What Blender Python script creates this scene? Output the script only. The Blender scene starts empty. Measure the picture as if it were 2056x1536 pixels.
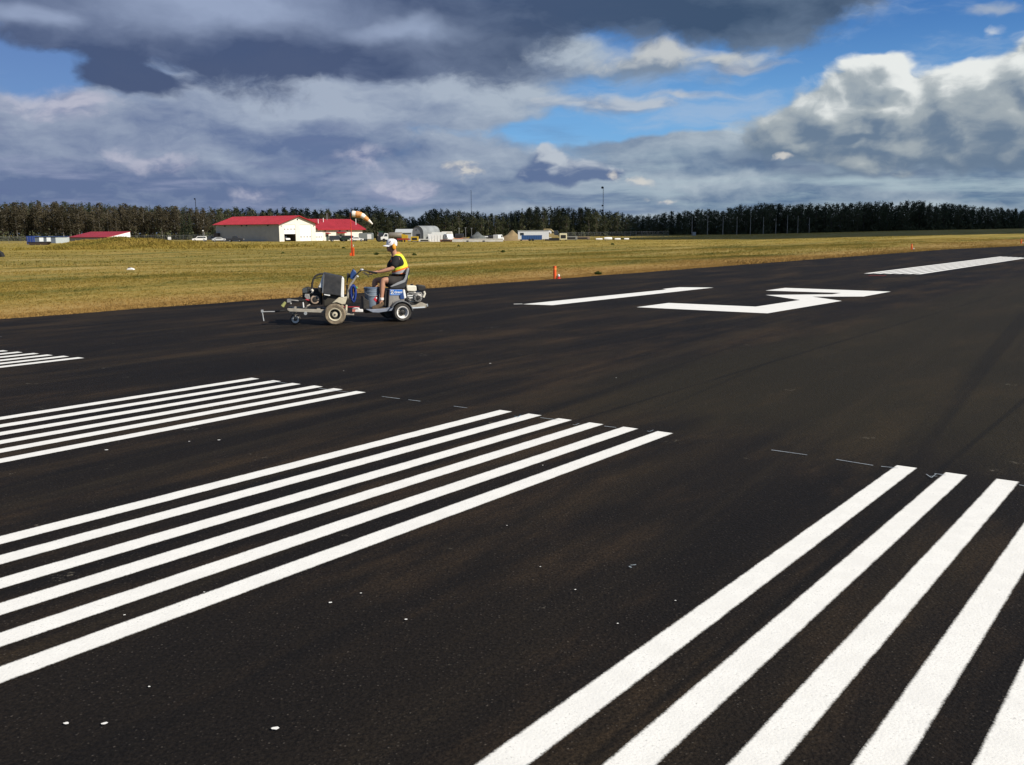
import bpy, bmesh, math, random
import numpy as np
from mathutils import Vector, Matrix
R = math.radians
random.seed(7); rng = np.random.default_rng(7)
scene = bpy.context.scene
COL = scene.collection

# ------------------------------------------------------------------ camera
IMW, IMH, FPX = 2056.0, 1536.0, 1901.362
PITCH, ROLL, THETA, CAMH = 0.160514342, -0.00742788, 0.647792066, 1.72
cam_d = bpy.data.cameras.new('camera'); cam = bpy.data.objects.new('camera', cam_d); COL.objects.link(cam)
cam_d.sensor_width = 36.0; cam_d.lens = FPX / IMW * 36.0; cam_d.clip_start = 0.05; cam_d.clip_end = 6000
cam.matrix_world = Matrix.Translation((0, 0, CAMH)) @ Matrix.Rotation(math.pi/2 - PITCH, 4, 'X') @ Matrix.Rotation(ROLL, 4, 'Z')
scene.camera = cam
CR = cam.matrix_world.to_3x3()

# ------------------------------------------------------------------ light
SUN_EL, SUN_AZ = R(36), R(121)          # azimuth clockwise from +Y (camera forward): from the right and a little behind
sd = bpy.data.lights.new('sun', 'SUN'); sun = bpy.data.objects.new('sun', sd); COL.objects.link(sun)
sd.energy = 4.6; sd.angle = R(0.53); sd.color = (1.0, 0.93, 0.82)
SUNV = Vector((math.sin(SUN_AZ)*math.cos(SUN_EL), math.cos(SUN_AZ)*math.cos(SUN_EL), math.sin(SUN_EL)))
sun.rotation_euler = SUNV.to_track_quat('Z', 'Y').to_euler()
scene.view_settings.view_transform = 'Standard'; scene.view_settings.look = 'None'
scene.view_settings.exposure = 0.35; scene.view_settings.gamma = 1.0; scene.view_settings.use_curve_mapping = False
EXPO = 2 ** scene.view_settings.exposure

def ray(px, py):
    return (CR @ Vector(((px - IMW/2)/FPX, -(py - IMH/2)/FPX, -1.0))).normalized()
def at_depth(px, py, Y):
    d = ray(px, py); return Vector((0, 0, CAMH)) + d * (Y / d.y)
def on_z(px, py, z=0.0):
    d = ray(px, py); return Vector((0, 0, CAMH)) + d * ((z - CAMH) / d.z)
def horizon(px):
    return 459.8 - 0.00743*(px - IMW/2)
def lin(r, g, b):
    f = lambda c: (c/255/12.92) if c/255 < 0.04045 else ((c/255 + 0.055)/1.055)**2.4
    return (f(r), f(g), f(b))

scene.cycles.max_bounces = 5; scene.cycles.diffuse_bounces = 2; scene.cycles.glossy_bounces = 2; scene.cycles.transmission_bounces = 2; scene.cycles.transparent_max_bounces = 8

# ------------------------------------------------------------------ node helper
class N:
    """small expression builder over shader nodes"""
    def __init__(s, nt): s.nt = nt
    def _in(s, sock, v):
        if v is None: return
        if hasattr(v, 'is_output'): s.nt.links.new(v, sock)
        else: sock.default_value = v
    def m(s, op, a, b=None, c=None, clamp=False):
        n = s.nt.nodes.new('ShaderNodeMath'); n.operation = op; n.use_clamp = clamp
        for i, v in enumerate((a, b, c)): s._in(n.inputs[i], v)
        return n.outputs[0]
    def add(s, a, b): return s.m('ADD', a, b)
    def sub(s, a, b): return s.m('SUBTRACT', a, b)
    def mul(s, a, b): return s.m('MULTIPLY', a, b)
    def mx(s, a, b): return s.m('MAXIMUM', a, b)
    def mn(s, a, b): return s.m('MINIMUM', a, b)
    def ss(s, v, a, b, lo=0.0, hi=1.0):
        n = s.nt.nodes.new('ShaderNodeMapRange'); n.interpolation_type = 'SMOOTHSTEP'
        s._in(n.inputs[0], v); s._in(n.inputs[1], a); s._in(n.inputs[2], b); s._in(n.inputs[3], lo); s._in(n.inputs[4], hi)
        return n.outputs[0]
    def xyz(s, x, y, z):
        n = s.nt.nodes.new('ShaderNodeCombineXYZ')
        for i, v in enumerate((x, y, z)): s._in(n.inputs[i], v)
        return n.outputs[0]
    def sep(s, v):
        n = s.nt.nodes.new('ShaderNodeSeparateXYZ'); s._in(n.inputs[0], v); return n.outputs
    def noise(s, vec, scale, detail=4, rough=0.55, lac=2.0, dist=0.0, dim='3D'):
        n = s.nt.nodes.new('ShaderNodeTexNoise'); n.noise_dimensions = dim
        s._in(n.inputs['Vector'], vec); n.inputs['Scale'].default_value = scale; n.inputs['Detail'].default_value = detail
        n.inputs['Roughness'].default_value = rough; n.inputs['Lacunarity'].default_value = lac; n.inputs['Distortion'].default_value = dist
        return n.outputs[0]
    def vor(s, vec, scale, feat='F1', rnd=1.0, dim='3D'):
        n = s.nt.nodes.new('ShaderNodeTexVoronoi'); n.voronoi_dimensions = dim; n.feature = feat
        s._in(n.inputs['Vector'], vec); n.inputs['Scale'].default_value = scale; n.inputs['Randomness'].default_value = rnd
        return n.outputs
    def mix(s, f, a, b, typ='MIX'):
        n = s.nt.nodes.new('ShaderNodeMix'); n.data_type = 'RGBA'; n.blend_type = typ
        s._in(n.inputs[0], f)
        for i, v in ((6, a), (7, b)):
            s._in(n.inputs[i], (v[0], v[1], v[2], 1) if isinstance(v, tuple) else v)
        return n.outputs[2]
    def ramp(s, f, stops):
        n = s.nt.nodes.new('ShaderNodeValToRGB'); s._in(n.inputs[0], f); e = n.color_ramp.elements
        while len(e) < len(stops): e.new(0.5)
        for el, (p, c) in zip(e, stops): el.position = p; el.color = (c[0], c[1], c[2], 1)
        return n.outputs[0]
    def mapping(s, vec, rot=0, scale=(1, 1, 1), loc=(0, 0, 0)):
        n = s.nt.nodes.new('ShaderNodeMapping'); s._in(n.inputs[0], vec); n.inputs['Rotation'].default_value = (0, 0, rot)
        n.inputs['Scale'].default_value = scale; n.inputs['Location'].default_value = loc; return n.outputs[0]
    def bump(s, h, strength=0.3, dist=0.02):
        n = s.nt.nodes.new('ShaderNodeBump'); s._in(n.inputs['Height'], h); n.inputs['Strength'].default_value = strength
        n.inputs['Distance'].default_value = dist; return n.outputs[0]

# ------------------------------------------------------------------ sky
def build_sky():
    w = bpy.data.worlds.new('World'); w.use_nodes = True
    nt = w.node_tree; nt.nodes.clear(); n = N(nt)
    out = nt.nodes.new('ShaderNodeOutputWorld'); bg = nt.nodes.new('ShaderNodeBackground'); nt.links.new(bg.outputs[0], out.inputs[0])
    K = 0.10; bg.inputs[1].default_value = K
    sky = nt.nodes.new('ShaderNodeTexSky'); sky.sky_type = 'NISHITA'; sky.sun_disc = False
    sky.sun_elevation = SUN_EL; sky.sun_rotation = SUN_AZ; sky.air_density = 1.0; sky.dust_density = 0.4; sky.ozone_density = 2.0
    tc = nt.nodes.new('ShaderNodeTexCoord')
    dx, dy, dz = n.sep(tc.outputs['Generated'])
    X = n.mul(n.m('ARCTAN2', dx, dy), 1.9014); Y = n.mul(n.m('ARCSINE', dz), 1.9014)   # azimuth and elevation of the view ray
    def pe(px, py):
        d = ray(px, py); return math.atan2(d.x, d.y)*1.9014, math.asin(d.z)*1.9014
    def C(r, g, b):                                    # radiance that shows as this sRGB value
        return tuple(c / K / EXPO for c in lin(r, g, b))
    def field(ells, X, Y):
        acc = None
        for (px, py, rx, ry) in ells:
            a, e = pe(px, py)
            u = n.mul(n.sub(X, a), 1000.0/rx); v = n.mul(n.sub(Y, e), 1000.0/ry)
            q = n.sub(1.0, n.m('SQRT', n.add(n.mul(u, u), n.mul(v, v))))
            acc = q if acc is None else n.m('SMOOTH_MAX', acc, q, 0.12)
        return acc
    def fbm(X, Y, sx, sy, seed, detail=6, rough=0.55, dist=0.0):
        return n.sub(n.noise(n.xyz(n.m('MULTIPLY_ADD', X, sx, seed*7.31), n.m('MULTIPLY_ADD', Y, sy, seed*3.77), 0.0), 1.0, detail, rough, 2.0, 0.0, '2D'), 0.5)
    # clear sky: the physical sky, deepened towards the blue of the photograph
    base = n.mix(1.0, sky.outputs[0], (0.42, 0.66, 0.98), 'MULTIPLY')
    hz = n.ss(Y, 0.0, 0.22)
    base = n.mix(n.mul(hz, 0.75), base, n.mix(n.ss(Y, 0.15, 0.42), C(116, 172, 222), C(60, 112, 178)))
    base = n.mix(n.mul(n.ss(X, -0.35, -0.85), 0.55), base, C(106, 124, 172))
    col = base
    # small warp shared by all layers, so that no outline stays an ellipse
    wx = n.mul(fbm(X, Y, 5.0, 8.0, 5.5, 4, 0.55), 0.10); wy = n.mul(fbm(X, Y, 5.0, 8.0, 8.5, 4, 0.55), 0.055)
    X0, Y0 = X, Y
    X = n.add(X, wx); Y = n.add(Y, wy)
    # thin high veil
    veil = n.ss(fbm(X, Y, 2.2, 10.0, 3.1, 7, 0.62, 0.4), -0.02, 0.26)
    col = n.mix(n.mul(veil, 0.6), col, C(168, 188, 212))
    left = n.ss(X0, -0.45, 0.55)
    # the broad lavender bank, left half and along the horizon
    bank = [(150, 330, 900, 215), (620, 240, 560, 170), (900, 180, 290, 190), (980, 360, 460, 100), (1500, 370, 950, 92), (1430, 300, 420, 85),
            (1990, 310, 620, 150), (-300, 280, 600, 190), (1300, 440, 2400, 60), (1100, 120, 130, 60)]
    holes = [(45, 115, 130, 62), (1230, 262, 300, 24), (1500, 170, 260, 60), (1330, 235, 200, 26)]
    hole = n.ss(n.add(field(holes, X, Y), n.mul(fbm(X, Y, 6.0, 12.0, 77.0, 6, 0.55), 0.9)), -0.25, 0.85)
    def FB(X, Y): return n.add(n.sub(field(bank, X, Y), n.mul(hole, 1.15)), n.mul(fbm(X, Y, 4.0, 9.0, 11.0, 8, 0.57, 0.2), 1.1))
    fb = FB(X, Y); fb2 = FB(n.add(X, 0.014), n.add(Y, 0.016))
    mb = n.ss(fb, -0.12, 0.50)
    tone = n.add(n.mul(fbm(X, Y, 3.0, 8.0, 21.0, 8, 0.57, 0.3), 1.35), n.add(0.36, n.mul(n.sub(fb, fb2), 1.7)))
    tone = n.add(tone, n.mul(n.ss(field([(930, 190, 330, 190), (560, 200, 480, 110), (40, 215, 300, 80)], X, Y), 0.0, 0.9), 0.40))
    tone = n.add(tone, n.mul(n.ss(field([(960, 170, 200, 150)], X, Y), 0.0, 0.8), 0.32))
    tone = n.sub(tone, n.mul(n.ss(field([(200, 390, 900, 100), (720, 300, 380, 60)], X, Y), 0.0, 0.9), 0.20))
    lo = n.mix(left, C(98, 114, 150), C(94, 118, 148)); hi = n.mix(left, C(164, 175, 193), C(182, 194, 202))
    cb = n.mix(n.m('MULTIPLY', tone, 1.0, clamp=True), lo, hi)
    col = n.mix(n.mul(mb, 0.96), col, cb)
    # streaky flat layers low over the right-hand wood
    st = n.ss(n.add(fbm(X0, Y0, 3.0, 24.0, 91.0, 7, 0.6, 0.2), n.mul(n.ss(X0, -0.1, 0.3), 0.12)), -0.02, 0.28)
    low = n.mul(n.ss(Y0, 0.015, 0.05), n.ss(Y0, 0.19, 0.09))
    col = n.mix(n.mul(n.mul(st, low), 0.75), col, n.mix(left, C(150, 158, 186), C(172, 192, 200)))
    st2 = n.ss(fbm(X0, Y0, 2.6, 20.0, 97.0, 7, 0.6, 0.2), 0.03, 0.30)
    col = n.mix(n.mul(n.mul(st2, n.ss(Y0, 0.24, 0.12)), 0.7), col, n.mix(left, C(96, 106, 150), C(92, 120, 152)))
    # cumulus
    def cumulus(col, ells, seed, amp, sx, sy, soft, lo_c, hi_c, gain, opac=1.0, bias=0.35, off=0.016, basek=0.0, lob=0.0, lobs=18.0, mid=None):
        def F(X, Y):
            f = n.mul(fbm(X, Y, sx, sy, seed, 7, 0.54), amp)
            if lob:
                v = n.vor(n.xyz(n.add(X, seed), n.mul(Y, 1.25), 0.0), lobs, 'SMOOTH_F1', 1.0, '2D')[0]
                v2 = n.vor(n.xyz(n.add(X, seed+3), n.mul(Y, 1.2), 0.0), lobs*2.6, 'F1', 1.0, '2D')[0]
                f = n.add(f, n.add(n.mul(n.sub(0.45, v), lob), n.mul(n.sub(0.45, v2), lob*0.14)))
            return f
        Xo, Yo = n.add(X, off), n.add(Y, off*1.1)
        g0, g1 = F(X, Y), F(Xo, Yo); e0, e1 = field(ells, X, Y), field(ells, Xo, Yo)
        mk = n.ss(n.add(g0, e0), 0.0, soft)
        t = n.add(n.add(n.mul(n.sub(g0, g1), gain), n.m('MINIMUM', n.m('MAXIMUM', n.sub(e0, e1), -0.16), 0.22)), bias)
        if basek:
            py0 = min(e[1]-e[3]*0.4 for e in ells); py1 = max(e[1]+e[3]*0.6 for e in ells)
            t = n.add(t, n.mul(n.sub(n.ss(Y, pe(1028, py1)[1], pe(1028, py0)[1]), 0.5), basek))
        if mid: c = n.mix(n.ss(t, 0.52, 1.05), n.mix(n.ss(t, 0.0, 0.6), lo_c, mid), hi_c)
        else: c = n.mix(n.ss(t, 0.0, 1.0), lo_c, hi_c)
        return n.mix(n.mul(mk, opac), col, c)
    col = cumulus(col, [(1330, 125, 165, 44), (1430, 118, 120, 28), (1270, 130, 85, 34)], 41.0, 2.0, 7, 13, 0.9, C(122, 138, 158), C(198, 201, 200), 1.3, 0.92, 0.45, 0.016, 0.6)
    col = cumulus(col, [(1190, 212, 130, 32), (1290, 208, 130, 20), (1390, 190, 140, 16), (1480, 135, 110, 14)], 43.0, 1.9, 6, 16, 0.8, C(136, 150, 174), C(190, 196, 203), 1.3, 0.85, 0.45)
    col = cumulus(col, [(1560, 65, 80, 14), (1720, 30, 70, 18), (1990, 10, 60, 14)], 44.0, 1.9, 7, 20, 0.9, C(120, 150, 190), C(190, 196, 200), 1.0, 0.6, 0.5)
    col = cumulus(col, [(1540, 312, 130, 30), (1620, 325, 150, 26), (1800, 335, 330, 34)], 46.0, 1.1, 6, 14, 0.7, C(92, 112, 142), C(140, 158, 174), 1.0, 0.75, 0.25, 0.016)
    col = cumulus(col, [(1800, 235, 240, 95), (1960, 225, 280, 110), (1775, 165, 80, 50), (1650, 220, 90, 60), (2100, 190, 140, 130), (1780, 290, 240, 45)],
                  47.0, 1.15, 6, 10, 0.30, C(104, 124, 147), C(234, 237, 234), 1.35, 0.97, 0.50, 0.018, 0.55, 0.5, 13.0, C(162, 172, 178))
    col = cumulus(col, [(1120, 335, 85, 36), (1110, 312, 50, 30), (1165, 352, 85, 18)], 51.0, 1.2, 10, 16, 0.4, C(90, 110, 148), C(188, 196, 206), 1.5, 0.9, 0.22, 0.012, 0.7, 0.4, 26.0)
    col = cumulus(col, [(948, 342, 42, 22), (1282, 368, 34, 18), (1215, 358, 16, 16), (1588, 314, 26, 9), (1312, 404, 34, 6)],
                  53.0, 2.6, 19, 27, 1.0, C(140, 150, 174), C(214, 211, 205), 1.2, 0.8, 0.55, 0.010, 0.0, 0.4, 34.0)
    col = cumulus(col, [(725, 325, 70, 30), (520, 388, 70, 16), (290, 318, 130, 30), (820, 385, 90, 28), (120, 205, 120, 30)],
                  57.0, 2.0, 10, 18, 0.9, C(124, 134, 168), C(190, 190, 206), 1.4, 0.75, 0.5, 0.012)
    # the dark stratus overhead
    dark = [(430, 40, 620, 125), (150, 80, 260, 50), (620, 95, 330, 75), (240, 150, 150, 42), (1150, 5, 520, 82), (1480, 10, 260, 84), (820, 40, 420, 120), (90, 20, 330, 44), (1640, -10, 160, 60)]
    fd = n.add(n.sub(field(dark, X, Y), n.mul(n.ss(field([(40, 120, 130, 58)], X, Y), -0.2, 0.8), 0.9)), n.mul(fbm(X, Y, 5.2, 9.0, 61.0, 8, 0.60, 0.2), 1.5))
    md = n.ss(fd, -0.10, 0.38)
    td = n.add(0.27, n.mul(fbm(X, Y, 3.0, 7.0, 67.0, 7, 0.55, 0.3), 1.5))
    td = n.add(td, n.mul(n.ss(field([(470, 10, 360, 85), (60, 30, 120, 28), (800, 60, 200, 30)], X, Y), 0.0, 0.9), 0.62))
    td = n.sub(td, n.mul(n.ss(field([(640, 130, 560, 70), (1200, 25, 560, 60), (230, 150, 160, 40)], X, Y), -0.2, 1.0), 0.22))
    cd = n.mix(n.m('MULTIPLY', td, 1.0, clamp=True), n.mix(left, C(72, 87, 120), C(62, 82, 108)), n.mix(left, C(150, 164, 192), C(138, 157, 180)))
    col = n.mix(n.mul(md, 0.97), col, cd)
    X, Y = X0, Y0
    # broken cloud over the rest of the sky
    up = n.mul(n.ss(Y, 0.46, 0.8), n.ss(n.noise(tc.outputs['Generated'], 3.0, 6, 0.55), 0.34, 0.50))
    col = n.mix(n.mul(up, 0.92), col, C(112, 121, 138))
    nt.links.new(col, bg.inputs[0])
    scene.world = w
    w.cycles.sampling_method = 'MANUAL'; w.cycles.sample_map_resolution = 128
build_sky()

# ------------------------------------------------------------------ materials
MATS = {}
def mat(name, col, rough=0.7, metal=0.0, var=0.12, scale=6.0, bump=0.0, spec=0.4, dirt=None, dirt_amt=0.4):
    """plain procedural material: a base colour with mottling, optional dirt patches and bump"""
    if name in MATS: return MATS[name]
    m = bpy.data.materials.new(name); m.use_nodes = True; nt = m.node_tree; n = N(nt); b = nt.nodes['Principled BSDF']
    tc = nt.nodes.new('ShaderNodeTexCoord'); v = tc.outputs['Object']
    f = n.noise(v, scale, 5, 0.6)
    c = n.mix(n.ss(f, 0.3, 0.7), tuple(x*(1-var) for x in col), tuple(min(1, x*(1+var)) for x in col))
    if dirt: c = n.mix(n.mul(n.ss(n.noise(v, scale*0.6, 6, 0.65), 0.48, 0.68), dirt_amt), c, dirt)
    nt.links.new(c, b.inputs['Base Color'])
    b.inputs['Roughness'].default_value = rough; b.inputs['Metallic'].default_value = metal
    b.inputs['Specular IOR Level'].default_value = spec
    if bump: nt.links.new(n.bump(n.noise(v, scale*4, 4, 0.6), bump, 0.01), b.inputs['Normal'])
    MATS[name] = m; return m

# ------------------------------------------------------------------ mesh builder
class MB:
    def __init__(s): s.v = []; s.f = []; s.uv = None
    def add(s, vs, fs):
        o = len(s.v); s.v += [tuple(v) for v in vs]; s.f += [tuple(i + o for i in f) for f in fs]; return s
    def box(s, c, d, rot=None, taper=1.0):
        hx, hy, hz = d[0]/2, d[1]/2, d[2]/2
        vs = []
        for z, t in ((-hz, 1.0), (hz, taper)):
            for x, y in ((-hx, -hy), (hx, -hy), (hx, hy), (-hx, hy)):
                p = Vector((x*t, y*t, z))
                if rot is not None: p = rot @ p
                vs.append(p + Vector(c))
        return s.add(vs, [(3, 2, 1, 0), (4, 5, 6, 7), (0, 1, 5, 4), (1, 2, 6, 5), (2, 3, 7, 6), (3, 0, 4, 7)])
    def span(s, x0, x1, y0, y1, z0, z1):
        return s.box(((x0+x1)/2, (y0+y1)/2, (z0+z1)/2), (abs(x1-x0), abs(y1-y0), abs(z1-z0)))
    def tube(s, pts, r, n=8, caps=True):
        pts = [Vector(p) for p in pts]
        rs = r if isinstance(r, (list, tuple)) else [r]*len(pts)
        vs, fs = [], []
        prev = None
        for i, p in enumerate(pts):
            t = (pts[min(i+1, len(pts)-1)] - pts[max(i-1, 0)]).normalized()
            if prev is None:
                a = t.orthogonal().normalized()
            else:
                a = (prev - t*prev.dot(t)).normalized()
            prev = a; b = t.cross(a)
            for k in range(n):
                an = 2*math.pi*k/n
                vs.append(p + (a*math.cos(an) + b*math.sin(an))*rs[i])
        for i in range(len(pts)-1):
            for k in range(n):
                fs.append((i*n+k, i*n+(k+1) % n, (i+1)*n+(k+1) % n, (i+1)*n+k))
        if caps:
            fs.append(tuple(range(n-1, -1, -1))); fs.append(tuple((len(pts)-1)*n + k for k in range(n)))
        return s.add(vs, fs)
    def lathe(s, prof, c, axis='Z', n=24, close=False, caps=True):
        """prof: list of (radius, height along axis)"""
        vs, fs = [], []
        for r, h in prof:
            for k in range(n):
                a = 2*math.pi*k/n; x, y = r*math.cos(a), r*math.sin(a)
                p = {'Z': (x, y, h), 'Y': (x, h, y), 'X': (h, x, y)}[axis]
                vs.append(Vector(p) + Vector(c))
        m = len(prof)
        for i in range(m if close else m-1):
            j = (i+1) % m
            for k in range(n):
                f = (i*n+k, i*n+(k+1) % n, j*n+(k+1) % n, j*n+k)
                fs.append(f if axis != 'Y' else f[::-1])
        if not close and caps:
            if prof[0][0] > 1e-6: fs.append(tuple(range(n-1, -1, -1)))
            if prof[-1][0] > 1e-6: fs.append(tuple((m-1)*n + k for k in range(n)))
        return s.add(vs, fs)
    def prism(s, poly, h0, h1, plane='XZ', inset=None):
        """extrude a 2-D polygon along the third axis; inset=(scale) shrinks the h1 side about its centroid"""
        n = len(poly)
        def P(p, h): return {'XZ': (p[0], h, p[1]), 'XY': (p[0], p[1], h), 'YZ': (h, p[0], p[1])}[plane]
        q = poly
        if inset:
            cx = sum(p[0] for p in poly)/n; cy = sum(p[1] for p in poly)/n
            q = [(cx+(p[0]-cx)*inset, cy+(p[1]-cy)*inset) for p in poly]
        vs = [P(p, h0) for p in poly] + [P(p, h1) for p in q]
        fs = [tuple(range(n)), tuple(range(2*n-1, n-1, -1))] + [(i, n+i, n+(i+1) % n, (i+1) % n) for i in range(n)]
        return s.add(vs, fs)
    def ell(s, c, r, n=12, m=8, rot=None):
        vs, fs = [], []
        for i in range(m+1):
            ph = math.pi*i/m - math.pi/2
            for k in range(n):
                th = 2*math.pi*k/n
                p = Vector((r[0]*math.cos(ph)*math.cos(th), r[1]*math.cos(ph)*math.sin(th), r[2]*math.sin(ph)))
                if rot is not None: p = rot @ p
                vs.append(p + Vector(c))
        for i in range(m):
            for k in range(n):
                fs.append((i*n+k, i*n+(k+1) % n, (i+1)*n+(k+1) % n, (i+1)*n+k))
        return s.add(vs, fs)
    def build(s, name, m, parent=None, smooth=False, bevel=0.0, fix=True):
        me = bpy.data.meshes.new(name); me.from_pydata(s.v, [], s.f)
        if fix:
            bm = bmesh.new(); bm.from_mesh(me); bmesh.ops.remove_doubles(bm, verts=bm.verts, dist=1e-5)
            bmesh.ops.recalc_face_normals(bm, faces=bm.faces)
            bm.to_mesh(me); bm.free()
        me.materials.append(m)
        if smooth:
            me.polygons.foreach_set('use_smooth', [True]*len(me.polygons))
            try: me.set_sharp_from_angle(angle=R(40))
            except Exception: pass
        o = bpy.data.objects.new(name, me); COL.objects.link(o)
        if parent is not None: o.parent = parent
        if bevel:
            b = o.modifiers.new('bevel', 'BEVEL'); b.width = bevel; b.segments = 2; b.limit_method = 'ANGLE'
        return o
def tag(o, label=None, cat=None, group=None, kind=None):
    if label: o['label'] = label
    if cat: o['category'] = cat
    if group: o['group'] = group
    if kind: o['kind'] = kind
    return o
def thing(name, label, cat, loc=(0, 0, 0), rz=0.0, group=None):
    o = bpy.data.objects.new(name, None); COL.objects.link(o); o.empty_display_size = 0.3
    o.location = loc; o.rotation_euler = (0, 0, rz)
    return tag(o, label, cat, group)
def dup(root, loc, rz=0.0, sc=1.0, label=None, group=None):
    r = root.copy(); COL.objects.link(r); r.location = loc; r.rotation_euler = (0, 0, rz)
    r.scale = (sc, sc, sc) if not isinstance(sc, tuple) else sc
    if label: r['label'] = label
    if group: r['group'] = group
    for ch in root.children:
        c = ch.copy(); COL.objects.link(c); c.parent = r
        for g in ch.children:
            d = g.copy(); COL.objects.link(d); d.parent = c
    return r

# ------------------------------------------------------------------ ground
ST, CT = math.sin(THETA), math.cos(THETA)
def rq(X, Y): return X*ST + Y*CT, -X*CT + Y*ST          # along the runway, across the runway (positive to the grass)
def xy(r, q): return r*ST - q*CT, r*CT + q*ST
EDGE = [(-200, 19.7), (9, 19.65), (15, 19.45), (21.4, 18.95), (24.2, 18.8), (40, 18.3), (58, 17.6), (75.7, 16.95), (90.4, 14.3), (120, 12.5), (300, 11), (1600, 10)]
def edge_q(r):
    return float(np.interp(r, [e[0] for e in EDGE], [e[1] for e in EDGE])) + 0.07*math.sin(r*1.7) + 0.05*math.sin(r*4.3+1) + .035*math.sin(r*9.1+r*r*.3)
TT = [-0.60, -0.17, 0.04, 0.25, 0.41, 0.56]             # X/Y columns
TY = [0, 30, 95, 200, 300, 450, 1600]
TZ = [[0, 0, -.85, -1.3, -1.5, -1.5, -1.5], [0, 0, -.85, -1.3, -1.6, -1.6, -1.6], [0, 0, -.8, -1.3, -1.6, -1.6, -1.6],
      [0, 0, -.6, -1.1, -1.4, -1.5, -1.5], [0, 0, -.3, -.4, -.4, -.3, -.2], [0, 0, 0, .1, .3, .4, .6]]
def terrain(X, Y):
    t = X/max(Y, 1.0); cols = [np.interp(Y, TY, z) for z in TZ]
    z = float(np.interp(t, TT, cols))
    r, q = rq(X, Y); s = q - edge_q(r)
    w = min(1, max(0, s/45.0)); w = w*w*(3-2*w)
    z *= w
    b = min(1, max(0, (s-1)/10.0))
    z += b*0.05*(math.sin(X*0.21+Y*0.13) + math.sin(X*0.07-Y*0.17+2))*min(1, 150/max(Y, 1))
    if s < 0: z = -0.06
    else: z -= 0.03*max(0, 1-s/0.5)
    # grassy bank in front of the left shed
    gx, gy = X + 69, Y - 166
    u = (gx*0.96 + gy*0.12)/8.8; v = gy/6.0
    z += 1.30*math.exp(-(u**4) - v*v)*(1 + 0.13*math.sin(X*0.9) + 0.1*math.sin(X*0.37+1))
    gx, gy = X + 57, Y - 172
    z += 0.70*math.exp(-(gx/6.0)**2 - (gy/6)**2)*(1 + 0.15*math.sin(X*1.3))
    return z
def put(px, py):
    """where the ray through an image point of the photo meets the terrain"""
    d = ray(px, py); o = Vector((0, 0, CAMH)); t = 3.0
    for _ in range(3000):
        p = o + d*t
        if p.z <= terrain(p.x, p.y): break
        t *= 1.004
    return Vector((p.x, p.y, terrain(p.x, p.y)))
def at(px, Y):
    """terrain point under image column px at forward distance Y"""
    p = at_depth(px, 475, Y); return Vector((p.x, p.y, terrain(p.x, p.y)))

def grass_colour(n, nt):
    geo = nt.nodes.new('ShaderNodeNewGeometry'); P = geo.outputs['Position']
    v = n.mapping(P, rot=-(math.pi/2 - THETA))           # x along the runway
    bands = n.noise(n.mapping(v, scale=(0.016, 0.16, 0.0)), 1.0, 5, 0.62)
    patch = n.noise(n.mapping(v, scale=(0.10, 0.24, 0.0), loc=(7, 3, 0)), 1.0, 6, 0.66)
    fine = n.noise(n.mapping(v, scale=(1.6, 2.2, 1.0)), 1.0, 5, 0.7)
    t = n.add(n.mul(bands, 0.55), n.add(n.mul(patch, 0.35), n.mul(fine, 0.28)))
    c = n.ramp(n.ss(t, 0.45, 0.73), [(0.0, (.095, .105, .028)), (0.25, (.195, .165, .036)), (0.5, (.30, .22, .050)), (0.75, (.40, .285, .080)), (1.0, (.46, .355, .14))])
    # rusty dry fringe beside the runway
    x, y, z = n.sep(P)
    q = n.add(n.mul(x, -CT), n.mul(y, ST)); s = n.add(n.sub(q, 19.2), n.mul(n.sub(n.noise(v, 0.12, 4, 0.6), 0.5), 6.0))
    c = n.mix(n.mul(n.ss(s, 6.0, 1.0), 0.8), c, n.mix(fine, (.25, .145, .045), (.58, .37, .135)))
    gr = n.mul(n.ss(n.noise(n.mapping(v, scale=(0.03, 0.22, 0.0), loc=(40, 11, 0)), 1.0, 5, 0.6), 0.52, 0.66), n.ss(s, 3.0, 8.0))
    c = n.mix(n.mul(gr, 0.42), c, n.mix(fine, (.13, .15, .04), (.25, .255, .075)))
    # brighter straw far out, green sward in the middle distance
    dist = n.m('SQRT', n.add(n.mul(x, x), n.mul(y, y)))
    c = n.mix(n.mul(n.mul(n.ss(dist, 55, 75), n.ss(dist, 140, 105)), 0.25), c, n.mix(fine, (.12, .125, .028), (.25, .21, .048)))
    c = n.mix(n.mul(n.ss(dist, 130, 170), 0.45), c, n.mix(patch, (.24, .19, .03), (.50, .36, .075)))
    return c, fine, v
def grass_ground_mat():
    m = bpy.data.materials.new('grassland'); m.use_nodes = True; nt = m.node_tree; n = N(nt); b = nt.nodes['Principled BSDF']
    c, fine, v = grass_colour(n, nt)
    nt.links.new(n.mix(0.18, c, (.10, .08, .03)), b.inputs['Base Color']); b.inputs['Roughness'].default_value = 0.95; b.inputs['Specular IOR Level'].default_value = 0.1
    nt.links.new(n.bump(n.noise(v, 9.0, 4, 0.7), 0.6, 0.06), b.inputs['Normal'])
    return m
def grass_blade_mat():
    m = bpy.data.materials.new('grass_blades'); m.use_nodes = True; nt = m.node_tree; n = N(nt); b = nt.nodes['Principled BSDF']
    c, fine, v = grass_colour(n, nt)
    nt.links.new(c, b.inputs['Base Color']); b.inputs['Roughness'].default_value = 0.8; b.inputs['Specular IOR Level'].default_value = 0.15
    tr = nt.nodes.new('ShaderNodeBsdfTranslucent'); nt.links.new(c, tr.inputs[0])
    mx = nt.nodes.new('ShaderNodeMixShader'); mx.inputs[0].default_value = 0.4
    nt.links.new(b.outputs[0], mx.inputs[1]); nt.links.new(tr.outputs[0], mx.inputs[2])
    nt.links.new(mx.outputs[0], nt.nodes['Material Output'].inputs[0])
    return m
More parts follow.
